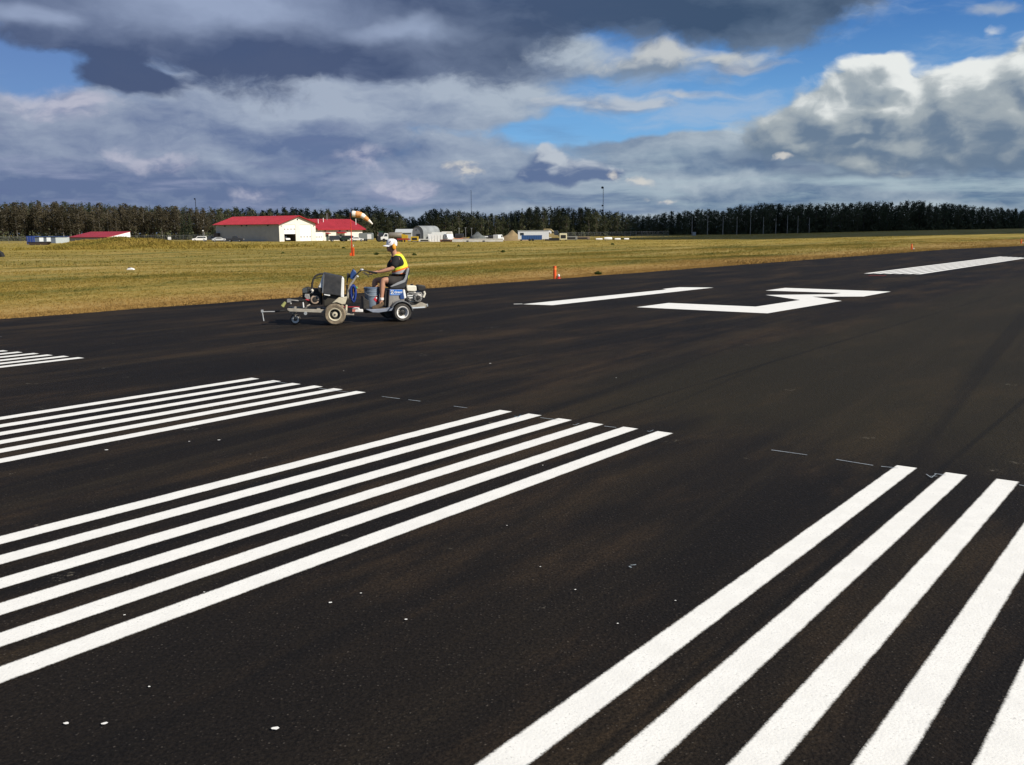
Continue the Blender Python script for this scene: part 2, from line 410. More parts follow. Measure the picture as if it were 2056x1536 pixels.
def build_ground():
    def lv(a, b, st, g):
        o = [a]; 
        while o[-1] < b: o.append(o[-1] + st); st *= g
        return o
    ys = [-60, -30, -10] + lv(0, 1500, 1.0, 1.018)
    xr = lv(0, 1300, 1.2, 1.03); xs = [-x for x in reversed(xr[1:])] + xr
    mb = MB(); W = len(xs)
    mb.v = [(x, y, terrain(x, y)) for y in ys for x in xs]
    mb.f = [(j*W+i, j*W+i+1, (j+1)*W+i+1, (j+1)*W+i) for j in range(len(ys)-1) for i in range(W-1)]
    o = mb.build('ground', grass_ground_mat(), smooth=True, fix=False); tag(o, kind='structure')
build_ground()

def build_grass():
    V, F = [], []
    def tufts(num, s0, s1, r0, r1, hgt, wid, nb, clump=0.0, pos=None):
        vs = []
        r = rng.uniform(r0, r1, num); q = rng.uniform(s0, s1, num)
        for i in range(num):
            if pos is None:
                X, Y = xy(r[i], edge_q(r[i]) + q[i])
                if Y < 12 or abs(X/Y) > 0.62: continue
            else:
                X, Y = pos[i]
            k = math.sin(X*0.45+Y*0.2)*math.sin(Y*0.33-X*0.12)
            if rng.random() < clump*(0.5-0.5*k): continue
            z = terrain(X, Y) - 0.01; h = hgt*rng.uniform(0.5, 1.35)*(1+0.3*k)
            for b in range(nb):
                a = rng.uniform(0, 6.283); l = rng.uniform(0.15, 0.7)*h; w = wid*rng.uniform(0.6, 1.4)
                bx, by = X + rng.normal(0, wid*3), Y + rng.normal(0, wid*3)
                ca, sa = math.cos(a), math.sin(a); o = len(V)
                V.extend([(bx - sa*w, by + ca*w, z), (bx + sa*w, by - ca*w, z), (bx + ca*l + sa*w*.3, by + sa*l - ca*w*.3, z + h*0.75), (bx + ca*l*1.6, by + sa*l*1.6, z + h*rng.uniform(0.7, 1.0))])
                F.append((o, o+1, o+2)); F.append((o, o+2, o+3))
    tufts(20000, -0.05, 0.9, 4, 42, 0.07, 0.0055, 5)
    tufts(9000, -0.05, 1.2, 42, 130, 0.14, 0.02, 3)
    tufts(60000, 0.4, 14, 4, 60, 0.048, 0.006, 5, 0.35)
    tufts(40000, 10, 40, 0, 110, 0.06, 0.012, 4, 0.35)
    tufts(22000, 0.5, 30, 55, 150, 0.09, 0.022, 3, 0.4)
    tufts(30000, 35, 120, -40, 230, 0.10, 0.035, 3, 0.4)
    tufts(20000, 100, 330, -140, 450, 0.16, 0.09, 3, 0.5)
    # tall growth on the bank and on the verge before the yard
    P = [(rng.normal(-68, 6), rng.normal(164, 4)) for _ in range(6500)] + [(rng.normal(-56, 8), rng.normal(171, 5)) for _ in range(3500)]
    tufts(len(P), 0, 0, 0, 0, 0.5, 0.06, 3, 0.2, P)
    me = bpy.data.meshes.new('grass'); me.from_pydata(V, [], F); me.materials.append(grass_blade_mat())
    o = bpy.data.objects.new('grass', me); COL.objects.link(o); tag(o, 'dry golden and olive grass beside the runway', 'grass', kind='stuff')
build_grass()

# ------------------------------------------------------------------ runway and its paint
def asphalt_mat():
    m = bpy.data.materials.new('asphalt'); m.use_nodes = True; nt = m.node_tree; n = N(nt); b = nt.nodes['Principled BSDF']
    geo = nt.nodes.new('ShaderNodeNewGeometry'); P = geo.outputs['Position']
    v = n.mapping(P, rot=-(math.pi/2 - THETA))
    big = n.noise(n.mapping(v, scale=(0.22, 0.75, 1)), 1.0, 6, 0.62)
    lanes = n.noise(n.mapping(v, scale=(0.015, 1.5, 1), loc=(3, 9, 0)), 1.0, 4, 0.6)
    blot = n.noise(n.mapping(v, scale=(0.38, 1.5, 1), loc=(30, 9, 0)), 1.0, 7, 0.70)
    grain = n.noise(P, 55.0, 3, 0.75); grain2 = n.noise(P, 190.0, 2, 0.7)
    c = n.ramp(n.ss(n.add(n.mul(big, 0.65), n.mul(lanes, 0.35)), 0.36, 0.66), [(0, (.0075, .0063, .0057)), (0.5, (.0122, .0096, .0074)), (1, (.0225, .0165, .0098))])
    rust = n.ss(n.add(n.mul(blot, 0.6), n.mul(big, 0.4)), 0.475, 0.66)
    c = n.mix(n.mul(rust, 0.72), c, (.043, .028, .0155))
    x, y, z = n.sep(P)
    # worn olive-grey lane on the right, seams between the paved lanes
    rr = n.add(n.mul(x, ST), n.mul(y, CT)); q = n.add(n.mul(x, -CT), n.mul(y, ST))
    ol = n.mul(n.ss(n.add(q, n.mul(n.sub(big, 0.5), 3)), 6.2, 4.6), n.ss(n.add(rr, n.mul(n.sub(blot, 0.5), 4)), 6.4, 8.5))
    c = n.mix(n.mul(ol, 0.6), c, (.026, .0215, .0115))
    seam = n.mul(n.ss(n.m('ABSOLUTE', n.sub(n.m('FRACT', n.mul(n.add(q, n.mul(n.sub(lanes, .5), .2)), 1/3.05)), 0.5)), 0.012, 0.003), 0.5)
    c = n.mix(seam, c, (.004, .004, .004))
    tracks = n.noise(n.mapping(n.mapping(P, rot=-(math.pi/2 - THETA) - .10), scale=(0.02, 2.4, 1), loc=(5, 1, 0)), 1.0, 4, 0.6)
    c = n.mix(n.mul(n.ss(tracks, 0.55, 0.68), 0.35), c, (.030, .023, .014)); c = n.mix(n.mul(n.ss(tracks, 0.45, 0.34), 0.45), c, (.006, .0055, .0055))
    scuff = n.mul(n.ss(n.noise(P, 1.9, 5, .62), 0.655, 0.70), n.ss(n.noise(P, 26.0, 3, .7), 0.5, 0.66))
    c = n.mix(n.mul(scuff, 0.6), c, (.16, .145, .115))
    # stones showing through the binder
    vo = n.vor(P, 62.0); stone = n.mul(n.ss(vo[0], 0.30, 0.16), n.ss(n.sep(vo[1])[0], 0.55, 0.95))
    stc = n.mix(n.sep(vo[1])[1], (.055, .045, .035), (.13, .115, .10))
    c = n.mix(n.mul(stone, 0.45), c, stc)
    c = n.mix(1.0, c, n.mix(n.ss(n.add(n.mul(grain, .6), n.mul(grain2, .4)), 0.30, 0.72), (.30, .30, .31), (1.75, 1.72, 1.65)), 'MULTIPLY')
    nt.links.new(c, b.inputs['Base Color'])
    b.inputs['Roughness'].default_value = 0.82; b.inputs['Specular IOR Level'].default_value = 0.12
    h = n.add(n.mul(grain, 0.6), n.add(n.mul(grain2, 0.25), n.mul(n.sub(0.5, vo[0]), 0.5)))
    nt.links.new(n.bump(h, 0.8, 0.008), b.inputs['Normal'])
    return m
def paint_mat(name, col, fuzz=0.06, wear=0.5, opac=1.0):
    """line paint; uv.x runs 0..1 across the stripe, uv.y is metres along it; thin overspray at the edges shows the asphalt through"""
    m = bpy.data.materials.new(name); m.use_nodes = True; nt = m.node_tree; n = N(nt); b = nt.nodes['Principled BSDF']
    geo = nt.nodes.new('ShaderNodeNewGeometry'); P = geo.outputs['Position']
    uv = nt.nodes.new('ShaderNodeUVMap'); u = n.sep(uv.outputs[0])[0]
    g1 = n.noise(P, 95.0, 3, 0.75); g2 = n.noise(P, 7.0, 5, 0.65); vo = n.vor(P, 75.0)
    c = n.mix(n.ss(g2, 0.35, 0.65), tuple(x*0.93 for x in col), col)
    pit = n.mul(n.ss(g1, 0.43, 0.29), n.ss(g2, 0.38, 0.60, 0.3, 1.0))
    c = n.mix(n.mul(pit, wear), c, tuple(x*0.45 for x in col))
    nt.links.new(c, b.inputs['Base Color']); b.inputs['Roughness'].default_value = 0.75; b.inputs['Specular IOR Level'].default_value = 0.25
    nt.links.new(n.bump(n.add(g1, n.mul(n.sub(.5, vo[0]), .5)), 0.28, 0.004), b.inputs['Normal'])
    e = n.mn(u, n.sub(1.0, u))                                    # distance to the edge
    a = n.ss(n.add(e, n.add(n.mul(n.sub(g1, 0.5), fuzz*1.15), n.mul(n.sub(g2, 0.5), fuzz*0.9))), -fuzz*0.1, fuzz)
    pin = n.mul(n.ss(g1, 0.26, 0.21), n.ss(g2, 0.5, 0.62))
    a = n.mul(n.mul(a, n.sub(1.0, pin)), opac)
    t = nt.nodes.new('ShaderNodeBsdfTransparent'); mx = nt.nodes.new('ShaderNodeMixShader')
    nt.links.new(a, mx.inputs[0]); nt.links.new(t.outputs[0], mx.inputs[1]); nt.links.new(b.outputs[0], mx.inputs[2])
    nt.links.new(mx.outputs[0], nt.nodes['Material Output'].inputs[0])
    return m
RWZ = 0.02
rs_ = [-60, -30, -12] + [x*1.5 for x in range(-4, 60)] + [95, 105, 120, 150, 200, 300, 500, 900, 1500]
mb = MB()
for r in rs_:
    eq = edge_q(r); a = xy(r, eq); b = xy(r, eq - 0.15); c = xy(r, eq - 20); d = xy(r, -40)
    mb.v += [(a[0], a[1], -0.05), (a[0], a[1], RWZ - 0.012), (b[0], b[1], RWZ), (c[0], c[1], RWZ), (d[0], d[1], RWZ)]
mb.f = [(i*5+k, (i+1)*5+k, (i+1)*5+k+1, i*5+k+1) for i in range(len(rs_)-1) for k in range(4)]
runway = tag(mb.build('runway', asphalt_mat()), kind='structure')

WHITE = paint_mat('white_line_paint', (.83, .82, .77), 0.10, 0.85)
WHITE2 = paint_mat('white_paint_solid', (.83, .82, .77), 0.012, 0.3)
CHALK = paint_mat('grey_layout_line', (.42, .48, .52), 0.5, 0.9, 0.7)
REDP = paint_mat('red_layout_paint', (.50, .05, .06), 0.3, 0.6, 0.9)
BLUEP = paint_mat('blue_layout_mark', (.10, .24, .36), 0.5, 0.6, 0.8)
def sheet(name, quads, m, parent=runway, z=0.004, label=None):
    """quads: list of 4 ground points (a,b along one edge; d,c along the other); u across, v along"""
    me = bpy.data.meshes.new(name); V = []; F = []; UV = []
    for (a, b, c, d) in quads:
        o = len(V); V += [(p[0], p[1], RWZ + z) for p in (a, b, c, d)]; F.append((o, o+1, o+2, o+3))
        L = math.hypot(b[0]-a[0], b[1]-a[1]); UV += [(0, 0), (0, L), (1, L), (1, 0)]
    me.from_pydata(V, [], F); l = me.uv_layers.new(name='UVMap')
    l.data.foreach_set('uv', [c for u in UV for c in u]); me.materials.append(m)
    o = bpy.data.objects.new(name, me); COL.objects.link(o); o.parent = parent
    if label: o['label'] = label
    return o
def strip(r0, r1, q0, q1, name, m, **k):
    n = max(1, int(abs(r1-r0)/2.0)); qs = []
    for i in range(n):
        a, b = r0 + (r1-r0)*i/n, r0 + (r1-r0)*(i+1)/n
        qs.append((xy(a, q0), xy(b, q0), xy(b, q1), xy(a, q1)))
    return sheet(name, qs, m, **k)
G = lambda px, py: tuple(on_z(px, py, RWZ + 0.004))[:2]
grp = [  # (top edges of the six stripes, width, r of their far end)
    ([14.27, 13.92, 13.57, 13.23, 12.90, 12.58], .17, (6.50, 6.72)),
    ([9.06, 8.70, 8.36, 8.02, 7.70, 7.36], .155, (6.92, 6.97)),
    ([5.44, 5.11, 4.76, 4.43, 4.09, 3.76], .158, (6.99, 6.985)),
    ([1.80, 1.47, 1.15, 0.83, 0.52, 0.20], .148, (6.95, 6.93)),
    ([-1.80, -2.13, -2.46, -2.80, -3.13, -3.46], .15, (6.94, 6.93))]
for qs, w, (ra, rb) in grp:
    for i, q in enumerate(qs):
        strip(-22, ra + (rb-ra)*i/5 + random.uniform(-.015, .015), q, q - w, 'threshold_stripe', WHITE)
# designation numbers, laid out on the ground
def poly_sheet(name, pts, m, z=0.004):
    bm = bmesh.new(); vs = [bm.verts.new((*G(*p), RWZ + z)) for p in pts]; f = bm.faces.new(vs)
    bmesh.ops.triangulate(bm, faces=[f]); bmesh.ops.recalc_face_normals(bm, faces=bm.faces)
    me = bpy.data.meshes.new(name); l = bm.loops.layers.uv.new('UVMap')
    for f in bm.faces:
        if f.normal.z < 0: f.normal_flip()
        for lo in f.loops: lo[l].uv = (0.5, 0.5)
    bm.to_mesh(me); bm.free(); me.materials.append(m)
    o = bpy.data.objects.new(name, me); COL.objects.link(o); o.parent = runway; return o
poly_sheet('painted_numeral', [(1049.2, 610.8), (1109.4, 612.7), (1432.9, 577.3), (1364.4, 576.6), (1330.5, 580.1), (1338.1, 581.2)], WHITE2)['label'] = 'white painted figure one'
poly_sheet('painted_numeral', [(1278, 616.7), (1342.2, 608.2), (1517.5, 615.6), (1606.5, 602.3), (1537.5, 592.1), (1671.3, 590.8), (1688.7, 588.1), (1537, 583.3),
    (1576.3, 577.9), (1788.5, 585.4), (1734, 595.3), (1631, 595.6), (1690, 604.1), (1540.7, 629)], WHITE2)['label'] = 'white painted angular figure three'
def seg(name, a, b, w, m, z=0.006):
    A, B = Vector(G(*a)), Vector(G(*b)); t = (B-A).normalized(); p = Vector((-t.y, t.x))*w/2
    return sheet(name, [(A-p, B-p, B+p, A+p)], m, z=z)
seg('overspray', (1031.7, 610.6), (1049, 610.2), .10, WHITE2)
# the block of six stripes beyond the numbers
for i in range(6):
    t0, t1 = i/5.85, i/5.85 + 0.138
    L0, L1 = ((1733, 549), (1850, 550.6)); M0, M1 = ((2008, 515), (2066, 517.6))
    ip = lambda A, B, t: G(A[0]+(B[0]-A[0])*t, A[1]+(B[1]-A[1])*t)
    a, b, c, d = ip(L0, L1, t0), ip(M0, M1, t0), ip(M0, M1, t1), ip(L0, L1, t1)
    sheet('centreline_stripe', [(a, b, c, d)], WHITE)
seg('layout_line', (1744, 553), (1779, 553.3), .16, REDP)
for a, b in [((767, 796.5), (803, 801)), ((820, 803), (844, 806)), ((911, 816), (938, 819.5)), ((1085, 839), (1125, 844.3)), ((1213, 856), (1237, 858.8)),
             ((1549, 904), (1621, 914)), ((1679, 923), (1753, 935)), ((1769, 937), (1803, 940.3)), ((1876, 951.5), (1900, 954.5)), ((540, 765), (575, 770)),
             ((640, 780), (700, 788)), ((0, 706), (15, 707.5)), ((0, 661+15), (3, 661+15.3)), ((2046, 974), (2056, 976))]:
    seg('layout_line', a, b, .022, CHALK, 0.007)
for a, b in [((1033, 836), (1040, 838)), ((1040, 838), (1046, 834)), ((1150, 853), (1155, 854)), ((1155, 854), (1163, 850.5)), ((1299, 866), (1304, 867.5)), ((1304, 867.5), (1312, 864)),
             ((1860, 953), (1870, 960)), ((1870, 960), (1880, 952)), ((1866, 957), (1882, 957)), ((1263, 1138), (1268, 1141)), ((1266, 1136), (1277, 1135))]:
    seg('layout_tick', a, b, .012, BLUEP if a[1] < 840 else CHALK, 0.008)
# dried paint drips
for (px, py, w) in [(553, 1464, .034), (663, 1211, .022), (725, 1192, .014), (815, 1245, .018), (250, 1236, .014), (410, 1190, .014), (362, 1217, .016), (300, 1380, .013),
                    (133, 1454, .024), (210, 1454, .026), (1155, 1185, .014), (984, 730, .045), (214, 904, .035), (380, 887, .02), (440, 884, .03), (1237, 759, .022), (1090, 935, .014),
                    (1240, 1253, .014), (1085, 1139, .012), (1356, 1207, .012), (1018, 1056, .012), (690, 745, .02)]:
    c = G(px, py); w *= .40
    k = 9; ph = random.random()*6
    me = bpy.data.meshes.new('paint_drip')
    vs = [(c[0] + w*(0.55+0.45*random.random())*math.cos(2*math.pi*i/k+ph)*1.25, c[1] + w*(0.55+0.45*random.random())*math.sin(2*math.pi*i/k+ph), RWZ + 0.008) for i in range(k)]
    me.from_pydata(vs, [], [tuple(range(k))]); me.materials.append(WHITE2)
    l = me.uv_layers.new(name='UVMap'); l.data.foreach_set('uv', [0.5]*(2*k))
    o = bpy.data.objects.new('paint_drip', me); COL.objects.link(o); o.parent = runway

# ------------------------------------------------------------------ the wood
def leaf_mat(name, a, b_, tr=0.4):
    m = bpy.data.materials.new(name); m.use_nodes = True; nt = m.node_tree; n = N(nt); b = nt.nodes['Principled BSDF']
    geo = nt.nodes.new('ShaderNodeNewGeometry'); P = geo.outputs['Position']
    oi = nt.nodes.new('ShaderNodeObjectInfo')
    f = n.add(n.mul(n.noise(P, 0.45, 4, 0.65), 0.7), n.mul(oi.outputs['Random'], 0.3))
    c = n.mix(n.ss(f, 0.3, 0.7), a, b_)
    nt.links.new(c, b.inputs['Base Color']); b.inputs['Roughness'].default_value = 0.9; b.inputs['Specular IOR Level'].default_value = 0.1
    t = nt.nodes.new('ShaderNodeBsdfTranslucent'); nt.links.new(c, t.inputs[0]); mx = nt.nodes.new('ShaderNodeMixShader'); mx.inputs[0].default_value = tr
    nt.links.new(b.outputs[0], mx.inputs[1]); nt.links.new(t.outputs[0], mx.inputs[2]); nt.links.new(mx.outputs[0], nt.nodes['Material Output'].inputs[0])
    return m
ASPEN = leaf_mat('aspen_leaves', (.062, .054, .034), (.13, .11, .07))
POPLAR = leaf_mat('poplar_leaves', (.055, .066, .036), (.125, .13, .072))
SPRUCE = leaf_mat('spruce_needles', (.034, .046, .028), (.075, .092, .052))
BARK = mat('pale_bark', (.20, .185, .16), 0.9, var=0.35, scale=1.2, dirt=(.07, .06, .05), dirt_amt=.7)
DBARK = mat('dark_bark', (.09, .07, .055), 0.95, var=0.3, scale=2)
def crown_geo(kind, H, rg):
    V = []; F = []
    def leaf(c, s):
        d = Vector(rg.normal(size=3)).normalized(); u = d.orthogonal().normalized(); w = d.cross(u)
        a = rg.uniform(.6, 1.3)*s; b = rg.uniform(.5, 1.0)*s; o = len(V)
        V.extend([tuple(c - u*a*.5), tuple(c + w*b*.5), tuple(c + u*a*.5), tuple(c - w*b*.5)]); F.append((o, o+1, o+2, o+3))
    if kind == 'spruce':
        z = 0.12*H
        while z < H*0.98:
            rad = 1.9*(1 - z/H)**0.85 + 0.12; k = max(3, int(rad*5))
            a0 = rg.uniform(0, 6.28)
            for i in range(k):
                a = a0 + 6.28*i/k + rg.normal(0, .25); L = rad*rg.uniform(.65, 1.12)
                for j in range(int(4 + L*6)):
                    f = (j+1)/(4 + L*6); c = Vector((math.cos(a)*L*f, math.sin(a)*L*f, z - 0.28*L*f + rg.normal(0, .07)))
                    leaf(c + Vector(rg.normal(0, .09, 3)), .42)
            z += rg.uniform(.38, .62)
    else:
        lo = (0.24 if kind == 'aspen' else 0.05)*H; ncl = 44 if kind == 'aspen' else 54
        for i in range(ncl):
            f = (i + rg.uniform(0, 1))/ncl; z = lo + (H*0.97 - lo)*f
            env = (math.sin(math.pi*min(1, (0.12 + 0.88*f))**0.9)**0.7)*(1.75 if kind == 'aspen' else 2.3)
            a = rg.uniform(0, 6.28); rr = env*math.sqrt(rg.uniform(0.05, 1)); c = Vector((rr*math.cos(a), rr*math.sin(a), z))
            s = rg.uniform(.45, .95)*(1.0 if f < .8 else .65)
            for k in range(int(46*s)): leaf(c + Vector(rg.normal(0, 1, 3))*s*.66, .42)
    return V, F
def trunk_geo(kind, H, rg):
    mb = MB(); lean = rg.normal(0, .02, 2)
    pts = [(lean[0]*z*H + .12*math.sin(z*5+lean[0]*90), lean[1]*z*H, z*H) for z in (0, .15, .35, .55, .75, .93)]
    r0 = .17 if kind != 'spruce' else .16
    mb.tube(pts, [r0*1.25, r0, r0*.85, r0*.65, r0*.4, .03], 7)
    if kind != 'spruce':
        for i in range(9):
            z = H*rg.uniform(.30, .8); a = rg.uniform(0, 6.28); L = rg.uniform(.8, 1.8)
            b = Vector(pts[2]) + (Vector(pts[4]) - Vector(pts[2]))*max(0, min(1, (z/H-.35)/.4)); b.z = z
            mb.tube([b, b + Vector((math.cos(a)*L*.5, math.sin(a)*L*.5, L*.45)), b + Vector((math.cos(a)*L, math.sin(a)*L, L*1.1))], [.06, .04, .015], 5)
    return mb
PROTO = {'aspen': [], 'poplar': [], 'spruce': []}
LMAT = {'aspen': ASPEN, 'poplar': POPLAR, 'spruce': SPRUCE}; TMAT = {'aspen': BARK, 'poplar': DBARK, 'spruce': DBARK}
TH = {'aspen': 15.0, 'poplar': 14.0, 'spruce': 15.0}
for k, cnt in (('aspen', 7), ('poplar', 6), ('spruce', 4)):
    for i in range(cnt):
        rg = np.random.default_rng(100 + i*7 + len(k)); V, F = crown_geo(k, TH[k], rg)
        cm = bpy.data.meshes.new('crown'); cm.from_pydata(V, [], F); cm.materials.append(LMAT[k])
        t = trunk_geo(k, TH[k], rg); tm = bpy.data.meshes.new('trunk'); tm.from_pydata(t.v, [], t.f); tm.materials.append(TMAT[k])
        tm.polygons.foreach_set('use_smooth', [True]*len(tm.polygons))
        PROTO[k].append((cm, tm, V, F, t))
TOP = [(-60, 407), (0, 407), (50, 405), (100, 403), (160, 406), (200, 408), (300, 412), (400, 416), (440, 417), (500, 418), (600, 416), (660, 419), (700, 421), (728, 414), (760, 415), (785, 420), (808, 426), (816, 434), (838, 436), (850, 428), (870, 417),
       (900, 421), (950, 424), (1000, 428), (1020, 424), (1050, 417), (1080, 413), (1110, 413), (1150, 417), (1180, 416), (1200, 420), (1240, 424), (1270, 430), (1325, 430), (1340, 424), (1370, 422), (1450, 418), (1500, 411), (1530, 408), (1600, 409),
       (1680, 408), (1750, 405), (1800, 403), (1850, 404), (1900, 408), (1950, 413), (2000, 415), (2056, 418), (2150, 424)]
def zone(px):
    if px < 430: return ('aspen', 385, 'slender aspen in the tall brownish treeline behind the left shed and trailer', 'aspens behind the left shed')
    if px < 815: return ('poplar', 400, 'dark leafy poplar in the treeline behind the big red-roofed hangar', 'poplars behind the hangar')
    if px < 850: return ('poplar', 470, 'low dark poplar in the dip of the treeline between hangar and yard', 'poplars in the dip of the treeline')
    if px < 1270: return ('poplar', 415, 'dark green poplar in the treeline behind the equipment yard', 'poplars behind the equipment yard')
    if px < 1335: return ('poplar', 480, 'short dark poplar in the low stretch of trees beyond the chain-link fence', 'poplars beyond the fence')
    return ('poplar', 456, 'dark leafy tree of the big shaded wood behind the utility poles', 'leafy trees of the dark wood')
def top_at(px): return float(np.interp(px, [t[0] for t in TOP], [t[1] for t in TOP]))
FV, FF, TV, TF = [], [], [], []
def add_to(VV, FFs, V, F, M, s):
    o = len(VV); c, sn = math.cos(M[3]), math.sin(M[3])
    VV.extend([((x*c - y*sn)*s[0] + M[0], (x*sn + y*c)*s[0] + M[1], z*s[1] + M[2]) for x, y, z in V]); FFs.extend([tuple(i+o for i in f) for f in F])
nt_count = 0
for row, (dy, step) in enumerate(((0, 15.0), (9, 15.5), (22, 13), (38, 13), (58, 14))):
    px = -70 + row*4.0
    while px < 2150:
        kind, D, lab, gname = zone(px)
        if kind == 'poplar' and random.random() < (0.10 if px < 1335 else .05): kind2 = 'spruce'
        elif kind == 'aspen' and random.random() < 0.12: kind2 = 'spruce'
        else: kind2 = kind
        Y = D + dy + random.uniform(-4, 4); p = at(px, Y); zt = at_depth(px, top_at(px), Y).z
        hgt = (zt - p.z)*random.choice((1.0, 1.02, .97, .93, .86, .9))*(1 if row else random.uniform(.84, 1.0))*random.uniform(.97, 1.03)
        cm, tm, V, F, t = random.choice(PROTO[kind2]); s = hgt/TH[kind2]; w = s*random.uniform(1.25, 1.75)*(.8 if kind2 == 'spruce' else 1); rz = random.uniform(0, 6.28)
        if row < 2 and -12 < px < 2068 and nt_count < 292:
            nt_count += 1
            label = lab; g = gname
            if kind2 == 'spruce' and kind != 'spruce':
                label = 'narrow dark spruce standing among the ' + {'aspen': 'aspens behind the left shed and trailer', 'poplar': 'leafy trees behind the buildings and yard' if px < 1335 else 'leafy trees of the big shaded wood'}[kind]; g = 'spruces among the aspens' if kind == 'aspen' else 'spruces behind the yard' if px < 1335 else 'spruces in the dark wood'
            root = thing({'aspen': 'aspen_tree', 'poplar': 'poplar_tree', 'spruce': 'spruce_tree'}[kind2], label, 'tree', (p.x, p.y, p.z - 0.1), rz, g)
            root.scale = (w, w, s)
            for nm, me in (('crown', cm), ('trunk', tm)):
                o = bpy.data.objects.new(nm, me); COL.objects.link(o); o.parent = root
        else:
            st = 2; V2 = [V[4*i+j] for i in range(0, len(F), st) for j in range(4)]; F2_ = [(4*i, 4*i+1, 4*i+2, 4*i+3) for i in range(len(V2)//4)]
            add_to(FV, FF, V2, F2_, (p.x, p.y, p.z - .1, rz), (w, s)); add_to(TV, TF, t.v, t.f, (p.x, p.y, p.z - .1, rz), (w, s))
        px += step*random.uniform(.8, 1.2)
me = bpy.data.meshes.new('wood'); nF = len(FF); nV = len(FV)
me.from_pydata(FV + TV, [], FF + [tuple(i + nV for i in f) for f in TF]); me.materials.append(POPLAR); me.materials.append(DBARK)
me.polygons.foreach_set('material_index', [0]*nF + [1]*len(TF))
o = bpy.data.objects.new('wood', me); COL.objects.link(o); tag(o, 'dense dark wood filling in behind the front trees', 'wood', kind='stuff')
# undergrowth at the foot of the wood
UV_, UF = [], []
for i in range(2600):
    px = random.uniform(-60, 2120); D = zone(px)[1] + random.uniform(-5, 40); p = at(px, D)
    V, F = [], []
    h = random.uniform(1.0, 4.6); w = random.uniform(.8, 2.0)
    for k in range(22):
        d = Vector(rng.normal(size=3)).normalized(); u = d.orthogonal().normalized()*.42; v = d.cross(u)
        c = Vector((rng.normal(0, w*.5), rng.normal(0, w*.5), h*abs(rng.normal(0, .5)))); o = len(V)
        V += [tuple(c-u), tuple(c+v), tuple(c+u), tuple(c-v)]; F.append((o, o+1, o+2, o+3))
    add_to(UV_, UF, V, F, (p.x, p.y, p.z, 0), (1, 1))
me = bpy.data.meshes.new('undergrowth'); me.from_pydata(UV_, [], UF); me.materials.append(POPLAR)
o = bpy.data.objects.new('undergrowth', me); COL.objects.link(o); tag(o, 'scrubby undergrowth along the foot of the wood', 'undergrowth', kind='stuff')

# a cumulus out of frame whose shadow lies on the right-hand wood, as in the photograph
def cloud():
    mb = MB(); c = Vector((0, 0, 0)) + SUNV*(620/SUNV.z)
    rg = random.Random(3)
    for i in range(230):
        x, y = rg.uniform(92, 520), rg.uniform(205, 580); rr = .4
        if i >= 170: x, y = rg.uniform(-120, 120), rg.uniform(447, 600)  # unseen lobes added to shade the trees behind hangar and yard
        s = rg.uniform(26, 46)*(1.2 - .6*rr); mb.ell((c.x + x, c.y + y, c.z + rg.uniform(0, 35)), (s*1.3, s*1.3, s*.7), 14, 9)
    m = mat('cloud_white', (.85, .86, .88), 1.0, var=.03, scale=.02)
    tag(mb.build('cloud', m, smooth=True, fix=False), kind='structure')
cloud()

# ------------------------------------------------------------------ buildings
RED = mat('red_metal_roof', (.36, .028, .042), 0.6, var=0.10, scale=.4)
CREAM = mat('cream_cladding', (.70, .67, .59), 0.7, var=0.05, scale=.5)
WHITEW = mat('white_cladding', (.80, .80, .78), 0.6, var=0.04, scale=.6)
GREY_SHADE = mat('grey_shade_cladding', (.36, .37, .36), 0.7, var=0.06, scale=.6)  # plain grey parts, and the shade painted into the hangar's long wall
DARK = mat('dark_opening', (.012, .012, .014), 0.8)
GLASS = mat('window_glass', (.03, .035, .045), 0.15, spec=0.6)
TRIM = mat('trim_red', (.30, .012, .022), 0.6)
GALV = mat('galvanised', (.30, .31, .32), 0.5, 0.3, var=.15)
FPOST = mat('fence_post', (.13, .135, .14), .6, .2)
BLUEP_ = mat('blue_panel', (.03, .07, .20), 0.6, var=.15)
BLACKP = mat('black_rubber', (.018, .018, .019), 0.85, var=.25)
def cladding(mb, a, b, z0, z1, t, step=0.3, rib=0.025):
    """ribbed sheet wall from a to b (2-D), outward on the right-hand side"""
    a, b = Vector(a), Vector(b); L = (b-a).length; d = (b-a)/L; nn = Vector((d.y, -d.x))
    def P(x, o, z): p = a + d*x + nn*o; return (p.x, p.y, z)
    k = max(1, int(L/step)); vs = []; fs = []
    prof = []
    for i in range(k):
        x = L*i/k; s = L/k; prof += [(x, 0), (x + s*.7, 0), (x + s*.75, rib), (x + s*.95, rib)]
    prof.append((L, 0))
    for x, o in prof: vs += [P(x, o, z0), P(x, o, z1 if not callable(z1) else z1(x))]
    for i in range(len(prof)-1): fs.append((2*i, 2*i+2, 2*i+3, 2*i+1))
    mb.add(vs, fs)
